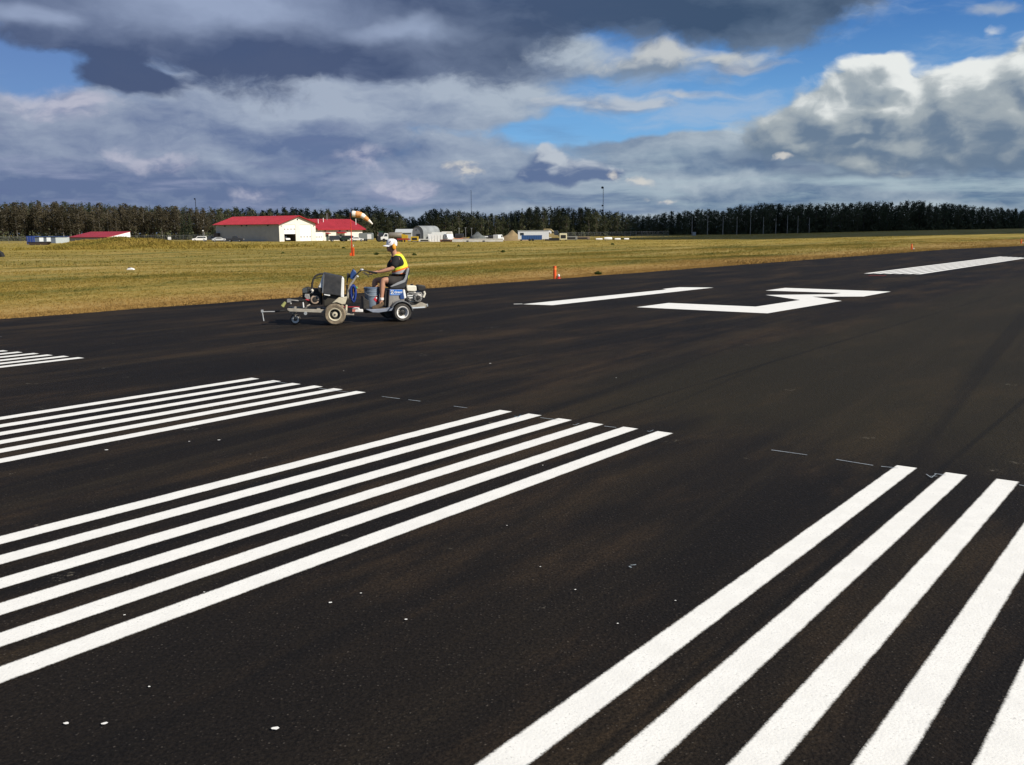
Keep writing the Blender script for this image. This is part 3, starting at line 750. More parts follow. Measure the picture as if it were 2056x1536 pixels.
def hangar():
    base = at(561, 300); rz = R(55); zb = base.z - 0.15
    t = thing('aircraft_hangar', 'long white metal hangar with red roof, two big doors and a lower wing', 'hangar', (base.x, base.y, zb), rz)
    EH, RH, W, L = 5.75, 8.15, 15.4, 30.8
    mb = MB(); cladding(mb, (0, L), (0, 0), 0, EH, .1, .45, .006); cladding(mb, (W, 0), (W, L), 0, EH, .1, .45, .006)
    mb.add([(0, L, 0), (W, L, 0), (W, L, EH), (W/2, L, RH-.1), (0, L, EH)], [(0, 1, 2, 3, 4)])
    wl = mb.build('wall', GREY_SHADE, t, fix=False)  # side away from the sun, coloured darker than the gable for its shade
    # gable with two real door openings
    d1, d2, dh = (2.0, 6.8), (8.7, 13.5), 5.35
    g = MB(); top = lambda x: EH + (RH-.12-EH)*(1-abs(x-W/2)/(W/2))
    for a, b, z0 in ((0, d1[0], 0), (d1[0], d1[1], dh), (d1[1], d2[0], 0), (d2[0], d2[1], dh), (d2[1], W, 0)):
        xs = [a] + ([W/2] if a < W/2 < b else []) + [b]
        for p, q in zip(xs[:-1], xs[1:]):
            g.add([(p, 0, z0), (q, 0, z0), (q, 0, top(q)), (p, 0, top(p)), (p, .25, z0), (q, .25, z0), (q, .25, top(q)), (p, .25, top(p))],
                  [(0, 1, 2, 3), (7, 6, 5, 4), (0, 4, 5, 1), (1, 5, 6, 2), (3, 2, 6, 7), (0, 3, 7, 4)])
    g.build('gable_wall', CREAM, t)
    i_ = MB(); i_.span(.3, W-.3, 9, 9.1, 0, 5.4); i_.span(.3, W-.3, .4, 9, -.02, .03); i_.span(7.65, 7.75, .4, 9, 0, 5.4); i_.build('interior', mat('hangar_inside', (.10, .095, .09), .9), t)
    def door(x0, x1, z0, z1, nm, wins, y=.16):
        m = MB(); k = 5 if z1-z0 > 4 else 3
        for i in range(k): m.span(x0, x1, y, y+.06, z0 + (z1-z0)*i/k + .012, z0 + (z1-z0)*(i+1)/k - .012)
        o = m.build(nm, WHITEW, t, bevel=.01)
        for wx in np.linspace(x0 + .45, x1 - .45, 4):
            MB().span(wx-.27, wx+.27, y-.012, y+.03, wins-.16, wins+.16).build('window', GLASS, o)
        return o
    door(d1[0], d1[1], 2.45, dh, 'overhead_door', 4.0)['label'] = 'half raised overhead door'
    door(d2[0], d2[1], .02, dh, 'overhead_door', 1.5)
    # roof: two slopes with overhang, standing seams
    def slope(m, x0, z0, x1, z1, y0, y1, seam=.6, axis='y'):
        th = .12
        m.add([(x0, y0, z0), (x1, y0, z1), (x1, y1, z1), (x0, y1, z0), (x0, y0, z0-th), (x1, y0, z1-th), (x1, y1, z1-th), (x0, y1, z0-th)],
              [(0, 1, 2, 3), (7, 6, 5, 4), (0, 4, 5, 1), (1, 5, 6, 2), (2, 6, 7, 3), (3, 7, 4, 0)])
        for y in np.arange(y0 + seam/2, y1, seam):
            m.add([(x0, y-.03, z0+.003), (x1, y-.03, z1+.003), (x1, y+.03, z1+.003), (x0, y+.03, z0+.003), (x0, y-.03, z0+.06), (x1, y-.03, z1+.06), (x1, y+.03, z1+.06), (x0, y+.03, z0+.06)],
                  [(4, 5, 6, 7), (0, 4, 7, 3), (1, 2, 6, 5), (0, 1, 5, 4), (3, 7, 6, 2)])
    ov = .9; sl = (RH-EH)/(W/2)
    m = MB(); slope(m, -ov, EH+.1-ov*sl, W/2-.003, RH+.1, -.9, L+.6); slope(m, W+ov, EH+.1-ov*sl, W/2+.003, RH+.1, -.9, L+.6)
    rf = m.build('roof', RED, t)
    m = MB()
    for s, x0 in ((1, -ov), (-1, W+ov)):
        m.add([(x0, -.93, EH-.12-ov*sl), (x0, -.96, EH+.16-ov*sl), (W/2, -.96, RH+.16), (W/2, -.93, RH-.12)], [(0, 1, 2, 3)])
    m.build('barge_board', TRIM, rf, fix=False)
    MB().ell((W/2, -.06, 7.0), (.28, .08, .28)).build('vent', DARK, t)
    m = MB()
    for y in (5.0, 15.2, 17.6, 26): m.span(-.22, .0, y-.25, y+.25, EH-.75, EH-.45)
    m.build('wall_light', DARK, t)
    for x in (.9, W-.9): MB().span(x-.12, x+.12, -.3, 0, 4.9, 5.1).build('wall_light', DARK, t)
    # the lower wing
    x0, x1, y0, y1, e2, r2 = W+.03, 38.2, 1.0, 13.6, 4.35, 7.25
    ym = (y0+y1)/2
    m = MB(); cladding(m, (x0, y0), (x1, y0), 0, e2, .1, .5, .02); cladding(m, (x1, y0), (x1, y1), 0, lambda s: e2 + (r2-e2-.1)*(1-abs(s-(y1-y0)/2)/((y1-y0)/2)), .1, .5, .02)
    m.span(x0, x1, y1-.1, y1, 0, e2); m.build('wing_wall', CREAM, t, fix=False)
    m = MB(); sl2 = (r2-e2)/(ym-y0)
    def slope_y(ya, za, yb, zb):
        th = .12; xa, xb = x0+.9, x1+.7
        m.add([(xa, ya, za), (xb, ya, za), (xb, yb, zb), (xa, yb, zb), (xa, ya, za-th), (xb, ya, za-th), (xb, yb, zb-th), (xa, yb, zb-th)],
              [(0, 1, 2, 3), (7, 6, 5, 4), (0, 4, 5, 1), (1, 5, 6, 2), (2, 6, 7, 3), (3, 7, 4, 0)])
        for x in np.arange(xa+.3, xb, .6):
            m.add([(x-.03, ya, za+.003), (x+.03, ya, za+.003), (x+.03, yb, zb+.003), (x-.03, yb, zb+.003), (x-.03, ya, za+.06), (x+.03, ya, za+.06), (x+.03, yb, zb+.06), (x-.03, yb, zb+.06)],
                  [(4, 5, 6, 7), (0, 4, 7, 3), (1, 2, 6, 5), (0, 1, 5, 4)])
    slope_y(y0-.9, e2+.1-.9*sl2, ym-.003, r2+.1); slope_y(y1+.6, e2+.1-.6*sl2, ym+.003, r2+.1)
    wr = m.build('wing_roof', RED, t)
    MB().span(x0+.9, x1+.7, y0-1.0, y0-.9, e2-.75, e2-.33).build('fascia', TRIM, wr)
    for x, y, h in ((20.5, 4.0, 1.5), (23.8, 5.0, 1.5), (37.2, 3.0, 2.2), (27, 6.5, 2.4)):
        MB().lathe([(.11, 0), (.11, h), (.18, h), (.18, h+.12), (0, h+.14)], (x, y, e2 + (y-y0)*sl2 - .2), n=10).build('vent_pipe', WHITEW if x != 27 else GALV, wr)
    m = MB()
    for i in range(4): m.span(x0+.4, x0+3.9, y0-.09, y0-.03, .05 + i*.95, .98 + i*.95)
    gd = m.build('overhead_door', WHITEW, t)
    for wx in (1.0, 1.75, 2.5, 3.25): MB().span(x0+wx-.22, x0+wx+.22, y0-.11, y0-.04, 1.25, 1.55).build('window', GLASS, gd)
    for xa, w_, z in ((6.0, 1.5, 2.35), (12.2, 4.0, 2.55)):
        a = MB(); a.prism([(y0-.03, z+.45), (y0-.03, z+.05), (y0-1.3, z), (y0-1.3, z+.08)], x0+xa-w_/2, x0+xa+w_/2, 'YZ'); a.build('awning', TRIM, t)
        MB().span(x0+xa-.5, x0+xa+.5, y0-.08, y0-.03, .05, 2.1).build('door', mat('dark_door', (.05, .07, .06), .6), t)
    for xa, z in ((5.2, 3.4), (11.8, 3.4), (15.4, 3.45)): MB().span(x0+xa-.3, x0+xa+.3, y0-.1, y0-.03, z-.3, z+.3).build('window', GLASS, t)
    MB().span(0, 1, L*.93, L*.93+2.0, 0, 2.9).build('lean_to', mat('dark_lean_to', (.06, .05, .05), .8), t).location = (-1.03, 0, 0)
    return t
HG = hangar()

def left_shed():
    b = at(218, 258); t = thing('storage_shed', 'low shed with shade-darkened front, sloping red roof and white end wall behind the grassy bank', 'shed', (b.x, b.y, b.z-.2), R(55))
    W, L, h0, h1 = 6.5, 18.7, 2.15, 3.5
    m = MB(); cladding(m, (0, L), (0, 0), 0, h0, .1, .45, .006); m.span(0, W, L-.05, L, 0, h0); m.build('wall', mat('shaded_grey_cladding', (.30, .31, .32), .7), t, fix=False)  # shade on the front wall is put into its grey colour
    MB().add([(0, 0, 0), (W, 0, 0), (W, 0, h1), (0, 0, h0), (0, .2, 0), (W, .2, 0), (W, .2, h1), (0, .2, h0)], [(0, 1, 2, 3), (7, 6, 5, 4), (1, 5, 6, 2), (3, 2, 6, 7), (0, 3, 7, 4)]).build('end_wall', WHITEW, t)
    m = MB(); s = (h1-h0)/W
    m.add([(-.5, -.05, h0+.03-.5*s), (W+.1, -.05, h1+.05), (W+.1, L+.4, h1+.05), (-.5, L+.4, h0+.03-.5*s)] + [(-.5, -.05, h0-.12-.5*s), (W+.1, -.05, h1-.07), (W+.1, L+.4, h1-.07), (-.5, L+.4, h0-.12-.5*s)],
          [(0, 1, 2, 3), (7, 6, 5, 4), (0, 4, 5, 1), (1, 5, 6, 2), (2, 6, 7, 3), (3, 7, 4, 0)])
    for y in np.arange(.4, L, .7): m.add([(-.5, y-.03, h0+.06-.5*s), (W+.1, y-.03, h1+.08), (W+.1, y+.03, h1+.08), (-.5, y+.03, h0+.06-.5*s)], [(0, 1, 2, 3)])
    m.build('roof', RED, t, fix=False)
left_shed()
def px_m(p): return p.y/FPX            # metres per photo pixel at that depth
def left_trailer():
    a, b = at(69, 250), at(136, 252); u = px_m(a); L = (b-a).to_2d().length; h = 15.5*u
    t = thing('office_trailer', 'dark blue-grey site trailer with two small windows and a white end panel', 'trailer', a, math.atan2(b.y-a.y, b.x-a.x))
    m = MB(); m.span(0, L*.62, 0, 2.6, .35, h); m.build('body', mat('trailer_body', (.10, .12, .15), .6), t, bevel=.03)
    m = MB(); m.span(L*.625, L*.985, -.02, 2.6, .35, h*.93); m.build('end_panel', mat('trailer_panel', (.50, .55, .55), .6), t)
    MB().span(-.15, L*1.0, -.25, 2.8, h, h+.12).build('roof', mat('trailer_roof', (.05, .09, .22), .5), t)
    for f in (.20, .42):
        w = MB().span(L*f-.5, L*f+.5, -.06, -.003, h*.42, h*.90).build('window', mat('pale_blind', (.70, .74, .76), .4), t)
        m = MB(); m.span(L*f-.56, L*f+.56, -.09, -.063, h*.90, h*.94); m.span(L*f-.56, L*f+.56, -.09, -.063, h*.38, h*.42); m.build('frame', GREY_SHADE, w)
    for f in (.15, .8): MB().lathe([(.25, 0), (.33, .04), (.33, .2), (.25, .24)], (L*f, .15, .33), 'Y', 14).build('wheel', BLACKP, t)
    MB().span(-2.0, 0, .8, 1.0, .35, .5).build('tow_bar', BLACKP, t)
    c, d = at(53, 256), at(68, 256); w = (d-c).to_2d().length
    k = thing('shipping_container', 'small blue container beside the left end of the dark trailer', 'container', c, 0)
    m = MB(); cladding(m, (0, 0), (w, 0), .1, 2.2, .1, .25, .04); cladding(m, (w, 0), (w, 3), .1, 2.2, .1, .25, .04); cladding(m, (0, 3), (0, 0), .1, 2.2, .1, .25, .04); m.span(0, w, 0.01, 3, 2.2, 2.28)
    m.build('body', mat('container_blue', (.025, .06, .26), .5), k, fix=False)
    m = MB()
    for x in (.15, .5, .85): m.tube([(w*x, -.07, .2), (w*x, -.07, 2.1)], .025, 6)
    m.build('lock_rod', GALV, k)
    p = at(79, 243); s = thing('skip', 'dark low scrap skip in the grass before the left trailer', 'skip', (p.x-3.2, p.y, p.z-.1))
    MB().prism([(0, .8), (.7, 0), (4.6, 0), (5.4, .8)], 0, 1.6, 'XZ').build('bin', mat('rusty_dark', (.05, .035, .03), .9), s)
    MB().span(-.05, 5.45, -.06, 1.66, .78, .86).build('rim', BLACKP, s)
left_trailer()
def small_sign():
    p = at(340, 262); t = thing('notice_sign', 'small white notice on a post by the far left fence', 'sign', p)
    MB().span(-.45, .45, -.02, .02, 1.0, 1.75).build('board', WHITEW, t); MB().lathe([(.04, 0), (.04, 1.0)], (0, 0, 0), n=8).build('post', GALV, t)
    p = at(408, 275); t = thing('antenna_post', 'thin grey pole with a small white globe lamp left of the hangar', 'post', p)
    MB().lathe([(.05, 0), (.05, 3.3)], (0, 0, 0), n=8).build('pole', GALV, t); MB().ell((0, 0, 3.45), (.2, .2, .2)).build('globe', WHITEW, t)
small_sign()

# chain-link fences
def link_mat():
    m = bpy.data.materials.new('chain_link'); m.use_nodes = True; nt = m.node_tree; n = N(nt); b = nt.nodes['Principled BSDF']
    b.inputs['Base Color'].default_value = (.10, .105, .11, 1); b.inputs['Metallic'].default_value = .2; b.inputs['Roughness'].default_value = .5
    tc = nt.nodes.new('ShaderNodeTexCoord'); x, y, z = n.sep(tc.outputs['Object'])
    w1 = n.m('ABSOLUTE', n.sub(n.m('FRACT', n.mul(n.add(x, z), 11.0)), .5)); w2 = n.m('ABSOLUTE', n.sub(n.m('FRACT', n.mul(n.sub(x, z), 11.0)), .5))
    f = n.m('GREATER_THAN', n.mx(w1, w2), 0.465)
    t = nt.nodes.new('ShaderNodeBsdfTransparent'); mx = nt.nodes.new('ShaderNodeMixShader')
    nt.links.new(f, mx.inputs[0]); nt.links.new(t.outputs[0], mx.inputs[1]); nt.links.new(b.outputs[0], mx.inputs[2]); nt.links.new(mx.outputs[0], nt.nodes['Material Output'].inputs[0])
    return m
LINK = link_mat()
def fence(pxa, pxb, Ya, Yb, label, h=2.1, sp=3.2):
    a, b = at(pxa, Ya), at(pxb, Yb); L = (b-a).to_2d().length; n = int(L/sp)
    t = thing('chain_link_fence', label, 'fence', a, math.atan2(b.y-a.y, b.x-a.x)); zz = lambda x: (b.z-a.z)*x/L
    me = MB().lathe([(.035, 0), (.035, h+.15)], (0, 0, 0), n=6).build('post', FPOST, t)
    for i in range(1, n+1):
        o = me.copy(); COL.objects.link(o); o.parent = t; x = L*i/n; o.location = (x, 0, zz(x))
    MB().add([(0, -.03, 0), (L, -.03, zz(L)), (L, -.03, zz(L)+h), (0, -.03, h)], [(0, 1, 2, 3)]).build('mesh', LINK, t, fix=False)
    m = MB(); m.tube([(0, 0, h), (L, 0, zz(L)+h)], .025, 6)
    m.build('rail', FPOST, t)
fence(-30, 62, 290, 300, 'chain-link fence in front of the trees at the far left')
fence(262, 436, 290, 335, 'chain-link fence between the red-roofed shed and the hangar')
fence(1128, 1342, 300, 345, 'chain-link fence at the right end of the equipment yard')

# ------------------------------------------------------------------ vehicles and yard clutter
def paint(nm, c): return mat('paint_' + nm, c, .35, .0, var=.05, spec=.5)
def vehicle(px, Y, kind, color, label, rz, sc=1.0, name=None):
    p = at(px, Y); t = thing(name or kind, label, {'suv': 'car', 'van': 'van', 'pickup_truck': 'pickup', 'car': 'car'}[kind], (p.x, p.y, p.z), rz)
    t.scale = (sc, sc, sc); W = 1.8
    if kind == 'suv': pr = [(-2.3, .45), (-2.35, 1.0), (-2.2, 1.75), (.55, 1.75), (1.2, 1.1), (2.25, .98), (2.35, .45)]; cab = [(-2.05, 1.12), (-1.98, 1.62), (.45, 1.62), (.95, 1.12)]
    elif kind == 'van': pr = [(-2.6, .4), (-2.6, 2.1), (1.0, 2.15), (1.9, 1.25), (2.6, 1.1), (2.65, .4)]; cab = [(.0, 1.25), (.0, 1.9), (.95, 1.9), (1.6, 1.25)]
    elif kind == 'car': pr = [(-2.2, .4), (-2.2, .95), (-1.6, 1.0), (-.9, 1.42), (.4, 1.42), (1.1, .98), (2.15, .85), (2.2, .4)]; cab = [(-1.35, 1.0), (-.8, 1.34), (.35, 1.34), (.85, 1.0)]
    else: pr = [(-2.7, .5), (-2.7, 1.12), (-.65, 1.12), (-.55, 1.8), (.7, 1.8), (1.25, 1.2), (2.55, 1.08), (2.6, .5)]; cab = [(-.45, 1.2), (-.4, 1.68), (.6, 1.68), (1.0, 1.2)]
    MB().prism(pr, -W/2, W/2).build('body', color, t, bevel=.06)
    for s in (-1, 1):
        MB().prism(cab, s*(W/2+.002), s*(W/2+.012)).build('window', GLASS, t)
        for x in (-1.45, 1.45):
            w = MB().lathe([(.19, -.11), (.36, -.11), (.37, -.06), (.37, .06), (.36, .11), (.19, .11)], (x, s*(W/2-.08), .37), 'Y', 16, True).build('wheel', BLACKP, t)
            MB().lathe([(0, -.07), (.19, -.07), (.19, .07), (0, .07)], (x, s*(W/2-.08), .37), 'Y', 12).build('hub', GALV, w)
    fx = pr[-1][0]; MB().span(fx-.02, fx+.06, -W/2+.05, W/2-.05, .45, .62).build('bumper', BLACKP, t)
    if kind in ('suv', 'pickup_truck', 'car'):
        a, b = (.6, 1.68), (1.15, 1.16)
        if kind == 'car': a, b = (.42, 1.36), (1.06, 1.0)
        MB().add([(a[0]+.05, -W/2+.15, a[1]), (a[0]+.05, W/2-.15, a[1]), (b[0]+.04, W/2-.1, b[1]), (b[0]+.04, -W/2+.1, b[1])], [(0, 1, 2, 3)]).build('windscreen', GLASS, t, fix=False)
    for s in (-1, 1): MB().span(fx-.1, fx+.012, s*(W/2-.35)-.17, s*(W/2-.35)+.17, .72, .88).build('headlight', mat('lamp_glass', (.7, .7, .68), .2), t)
    return t
P_W, P_DK, P_SV, P_GR = paint('white', (.75, .75, .74)), paint('dark', (.03, .032, .04)), paint('silver', (.45, .46, .47)), paint('green', (.03, .06, .04))
P_YE, P_RD, P_OR, P_BL = paint('yellow', (.55, .36, .03)), paint('red', (.35, .03, .03)), paint('orange', (.62, .14, .02)), paint('blue', (.03, .08, .22))
vehicle(400, 315, 'suv', P_W, 'white suv with dark windows left of the hangar, furthest from it', math.pi+.3)
vehicle(421, 318, 'pickup_truck', P_DK, 'dark pickup between the white suv and the silver car', .2)
vehicle(439, 306, 'car', P_SV, 'silver car parked at the left corner of the hangar', .5)
vehicle(472, 296, 'pickup_truck', P_DK, 'dark pickup parked before the shaded long hangar wall', .1, 1.0)
bpy.context.view_layer.update(); p = HG.matrix_basis @ Vector((4.5, 3.6, .04)); v = vehicle(577, 305, 'pickup_truck', P_W, 'white pickup inside the half open hangar door', HG.rotation_euler.z - math.pi/2); v.location = p
vehicle(676, 286, 'suv', P_DK, 'dark suv with roof rack before the hangar wing', .35)
vehicle(702, 284, 'suv', P_GR, 'dark green suv in front of the wing doorway beside the windsock pole', -.2)
vehicle(716, 280, 'car', P_W, 'white car just right of the windsock pole', .2, .9)
def enclosed_trailer(px0, px1, Y, h, label, m):
    a, b = at(px0, Y), at(px1, Y); L = b.x-a.x; t = thing('cargo_trailer', label, 'trailer', a)
    MB().prism([(0, .5), (0, h-.25), (.3, h), (L-.3, h), (L, h-.25), (L, .5)], 0, 2.3, 'XZ').build('body', m, t, bevel=.04)
    for x in (L*.4, L*.55): MB().lathe([(.0, -.1), (.33, -.1), (.35, 0), (.33, .1), (0, .1)], (x, -.05, .35), 'Y', 14).build('wheel', BLACKP, t)
    MB().span(L*.62, L*.92, -.03, -.002, .7, h*.85).build('door', WHITEW, t)
    MB().span(-.9, 0, 1.0, 1.2, .4, .55).build('tow_bar', BLACKP, t)
enclosed_trailer(720, 748, 292, 2.5, 'grey enclosed cargo trailer behind the windsock at the wing end', mat('trailer_grey', (.20, .22, .22), .5))
def tractor(px, Y, sc=1.0):
    p = at(px, Y); t = thing('tractor', 'green tractor with cab right of the cargo trailer', 'tractor', p, .3); t.scale = (sc,)*3
    MB().prism([(.1, .8), (.1, 1.5), (1.9, 1.35), (2.0, .8)], -.4, .4).build('bonnet', paint('tractor_green', (.03, .10, .04)), t, bevel=.05)
    MB().prism([(-1.2, .9), (-1.1, 2.7), (.2, 2.7), (.3, .9)], -.7, .7).build('cab', GLASS, t, bevel=.05)
    MB().span(-1.25, .35, -.8, .8, 2.7, 2.82).build('cab_roof', paint('tractor_green', (.03, .10, .04)), t)
    for s in (-1, 1):
        MB().lathe([(0, -.2), (.78, -.2), (.85, 0), (.78, .2), (0, .2)], (-.8, s*.9, .85), 'Y', 18).build('wheel', BLACKP, t)
        MB().lathe([(0, -.13), (.42, -.13), (.47, 0), (.42, .13), (0, .13)], (1.5, s*.75, .47), 'Y', 16).build('wheel', BLACKP, t)
tractor(767, 272)
def tank_truck(px, Y):
    p = at(px, Y); t = thing('tank_truck', 'old tank truck with white cab and rusty grey tank beside the green tractor', 'truck', p, math.pi + .15)
    MB().prism([(1.2, .6), (1.2, 2.3), (2.2, 2.4), (2.7, 1.5), (3.3, 1.35), (3.3, .6)], -1, 1).build('cab', P_W, t, bevel=.06)
    for s in (-1, 1): MB().prism([(1.4, 1.5), (1.4, 2.15), (2.1, 2.15), (2.4, 1.5)], s*1.003, s*1.012).build('window', GLASS, t)
    MB().lathe([(.0, -2.9), (.75, -2.8), (.9, -2.6), (.9, .8), (.75, 1.0), (0, 1.1)], (0, 0, 1.75), 'X', 18).build('tank', mat('old_tank', (.20, .18, .15), .6, .2, dirt=(.12, .07, .04)), t, smooth=True)
    MB().span(-2.9, 3.2, -.5, .5, .55, .8).build('chassis', BLACKP, t)
    for x in (-2.1, -1.1, 2.4):
        for s in (-1, 1): MB().lathe([(0, -.14), (.44, -.14), (.48, 0), (.44, .14), (0, .14)], (x, s*.95, .48), 'Y', 14).build('wheel', BLACKP, t)
tank_truck(788, 268)
def shed(px0, px1, Y, h, roofh, label, wm, rm, name='shed', depth=5, rz=0.0):
    a, b = at(px0, Y), at(px1, Y); L = b.x-a.x; t = thing(name, label, 'shed', a, rz)
    m = MB(); cladding(m, (0, 0), (L, 0), 0, h, .1, .35, .02); cladding(m, (L, 0), (L, depth), 0, h, .1, .35, .02); cladding(m, (0, depth), (0, 0), 0, h, .1, .35, .02); m.build('wall', wm, t, fix=False)
    MB().prism([(-.3, h-.08), (depth/2, roofh), (depth+.3, h-.08), (depth+.3, h-.18), (depth/2, roofh-.1), (-.3, h-.18)], -.3, L+.3, 'YZ').build('roof', rm, t)
    MB().span(L*.35, L*.6, -.05, -.003, .05, h*.8).build('door', GLASS, t)
shed(795, 826, 292, 2.6, 3.6, 'small grey-white shed behind the red trailer and yellow bin', mat('shed_wall', (.38, .39, .38), .7), mat('shed_roof', (.45, .47, .47), .5))
def quonset():
    a = at(828, 268); u = px_m(a); W = 23*u/.93; H = 31*u; Ln = 11.0
    t = thing('quonset_hut', 'grey quonset hut with arched ribbed roof and small front windows', 'hut', a, -.36)
    m = MB(); arc = [(W/2 + W/2*math.cos(math.pi*(1-i/16))*(1.0), H*(.45 + .55*math.sin(math.pi*i/16)**.8) if 0 < i < 16 else H*.45) for i in range(17)]
    pts = [(0, 0)] + arc + [(W, 0)]
    MB().add([(x, 0, z) for x, z in pts], [tuple(range(len(pts)))]).build('front_wall', mat('hut_front', (.26, .27, .29), .7), t, fix=False)
    vs = []; k = int(Ln/.25)
    for j in range(k+1):
        off = .03*(j % 2)
        vs += [(x + (x-W/2)/W*off*2, -.15 + j*Ln/k, z + off) for x, z in pts]
    n_ = len(pts); m.add(vs, [(j*n_+i, (j+1)*n_+i, (j+1)*n_+i+1, j*n_+i+1) for j in range(k) for i in range(n_-1)])
    m.build('arched_roof', mat('hut_roof', (.27, .285, .285), .6, .1, var=.2, scale=.5), t, fix=False)
    for x in (.45, .62): MB().span(W*x-.3, W*x+.3, -.05, -.004, 1.0, 2.2).build('window', GLASS, t)
    MB().ell((W*.36, -.02, H*.75), (.15, .05, .15)).build('vent', DARK, t)
quonset()
def dump_bin(px0, px1, Y, h, label, m, name='waste_skip', cat='skip', ribs=6):
    a, b = at(px0, Y), at(px1, Y); L = b.x-a.x; t = thing(name, label, cat, a)
    w = MB(); w.prism([(0, h*1.05), (.12, 0), (L-.12, 0), (L, h*.88)], 0, .1, 'XZ'); w.prism([(0, h*1.05), (.12, 0), (L-.12, 0), (L, h*.88)], 1.9, 2.0, 'XZ')
    w.span(.1, L-.1, .1, 1.9, .02, .12); w.span(.06, .16, .1, 1.9, 0, h*.95); w.span(L-.16, L-.06, .1, 1.9, 0, h*.85)
    w.build('bin', m, t)
    r = MB()
    for i in range(ribs): x = L*(i+.5)/ribs; r.span(x-.04, x+.04, -.06, -.003, .05, h*.85)
    r.build('rib', m, t)
dump_bin(859, 888, 252, 2.0, 'bright white open-topped bin in front of the quonset hut', P_W, ribs=5)
dump_bin(806, 818, 258, 2.0, 'yellow bin standing on the red trailer bed', P_YE, 'yellow_bin', 'bin', 3)
def flat_trailer(px0, px1, Y, label, m):
    a, b = at(px0, Y), at(px1, Y); L = b.x-a.x; t = thing('flatbed_trailer', label, 'trailer', a)
    MB().span(0, L, 0, 1.9, .55, .72).build('bed', m, t); MB().span(0, L, -.04, -.003, .72, .95).build('side_board', m, t)
    for x in (L*.4, L*.6): MB().lathe([(0, -.1), (.26, -.1), (.28, 0), (.26, .1), (0, .1)], (x, -.08, .28), 'Y', 12).build('wheel', BLACKP, t)
    return t
flat_trailer(797, 822, 252, 'red flatbed trailer in front of the small shed', P_RD)
def camper(px0, px1, Y, label):
    a, b = at(px0, Y), at(px1, Y); L = b.x-a.x; h = 2.75; t = thing('camper_trailer', label, 'camper', a)
    MB().prism([(0, .6), (-.05, 1.6), (.25, h), (L-.3, h), (L, 1.7), (L-.1, .6)], 0, 2.2, 'XZ').build('body', mat('camper_cream', (.66, .63, .54), .5), t, bevel=.08)
    for x in (.28, .68): MB().span(L*x-.5, L*x+.5, -.02, .02, 1.5, 2.1).build('window', GLASS, t)
    MB().span(.05, L-.15, -.015, .02, 1.1, 1.25).build('stripe', P_OR, t)
    MB().lathe([(0, -.1), (.3, -.1), (.33, 0), (.3, .1), (0, .1)], (L*.5, 0, .35), 'Y', 14).build('wheel', BLACKP, t)
camper(885, 909, 272, 'cream camper trailer right of the white bin')
shed(868, 894, 266, 1.9, 2.6, 'low shed with pale roof edge behind the white bin', mat('brown_shed', (.10, .09, .07), .8), mat('pale_roof', (.55, .55, .5), .6), depth=4)
vehicle(901, 256, 'van', P_W, 'white van nose-on beside the cream camper', -math.pi/2 + .3, .95)
def generator(px, Y, w, d, h, m, name, label, cat):
    p = at(px, Y); t = thing(name, label, cat, p)
    MB().box((0, d/2, h*.55), (w, d, h*.8)).build('housing', m, t, bevel=.05)
    for x in (-.38, .38): MB().span(x*w-.08, x*w+.08, .1, d-.1, 0, h*.15-.003).build('skid', BLACKP, t)
    MB().span(-w*.35, w*.35, -.02, -.003, h*.3, h*.75).build('grille', BLACKP, t)
    return t
generator(832, 258, 2.0, 1.4, 1.5, P_YE, 'compressor', 'yellow compressor on skids before the quonset hut', 'compressor')
generator(852, 250, 3.0, 1.5, .8, mat('pallet_white', (.68, .67, .62), .7), 'crate', 'long pale crate on skids left of the white bin', 'crate')
generator(922, 266, 2.4, 2, 2.2, P_DK, 'generator', 'dark generator set right of the camper', 'generator')
generator(919, 248, 2.6, 1.3, 1.0, P_OR, 'plough_blade', 'orange snow plough attachment in front of the brown soil heap', 'plough')
generator(895, 246, 3.0, 1.3, .7, mat('rust', (.16, .07, .04), .9), 'rusty_box', 'rusty low steel box before the white van', 'box')
def heap(px0, px1, Y, hp, label, m, name='soil_heap', flat=1.0, dy=5):
    a, b = at(px0, Y), at(px1, Y); L = b.x-a.x; h = hp*px_m(a); rg = random.Random(int(px0)); c = (a+b)/2
    V, F = [], []; n1, n2 = 26, 14
    for j in range(n2+1):
        for i in range(n1+1):
            u, v = i/n1*2-1, j/n2*2-1; r = min(1, math.hypot(u, v)); z = h*max(0, (1-r**flat))**(.9)
            z *= 1 + .14*math.sin(u*7+px0)*math.cos(v*5) + rg.uniform(-.05, .05); V.append((u*L/2, v*dy, z - .05))
    F = [(j*(n1+1)+i, j*(n1+1)+i+1, (j+1)*(n1+1)+i+1, (j+1)*(n1+1)+i) for j in range(n2) for i in range(n1)]
    mb = MB(); mb.v, mb.f = V, F; o = mb.build(name, m, smooth=True, fix=False); o.location = (c.x, c.y, min(a.z, b.z)); tag(o, label, 'heap')
heap(915, 950, 258, 10.5, 'brown soil heap between the camper and the grey heap', mat('brown_soil', (.15, .085, .04), .95, scale=.6, bump=.4))
heap(938, 980, 262, 17, 'rounded dark grey gravel heap right of the brown soil', mat('grey_gravel', (.10, .11, .105), .95, var=.3, scale=.5, bump=.6), flat=1.8)
heap(994, 1062, 275, 19, 'tan sand heap with a pointed top left of the white office trailer', mat('tan_sand', (.25, .18, .09), .95, scale=.6, bump=.4), flat=1.0)
heap(975, 990, 250, 7, 'dark rubble heap behind the concrete blocks', mat('dark_rubble', (.06, .055, .05), .95, var=.4, scale=1.0), flat=1.6, dy=2)
CONC = mat('concrete', (.42, .40, .35), .9, var=.15, scale=1.5, bump=.3)
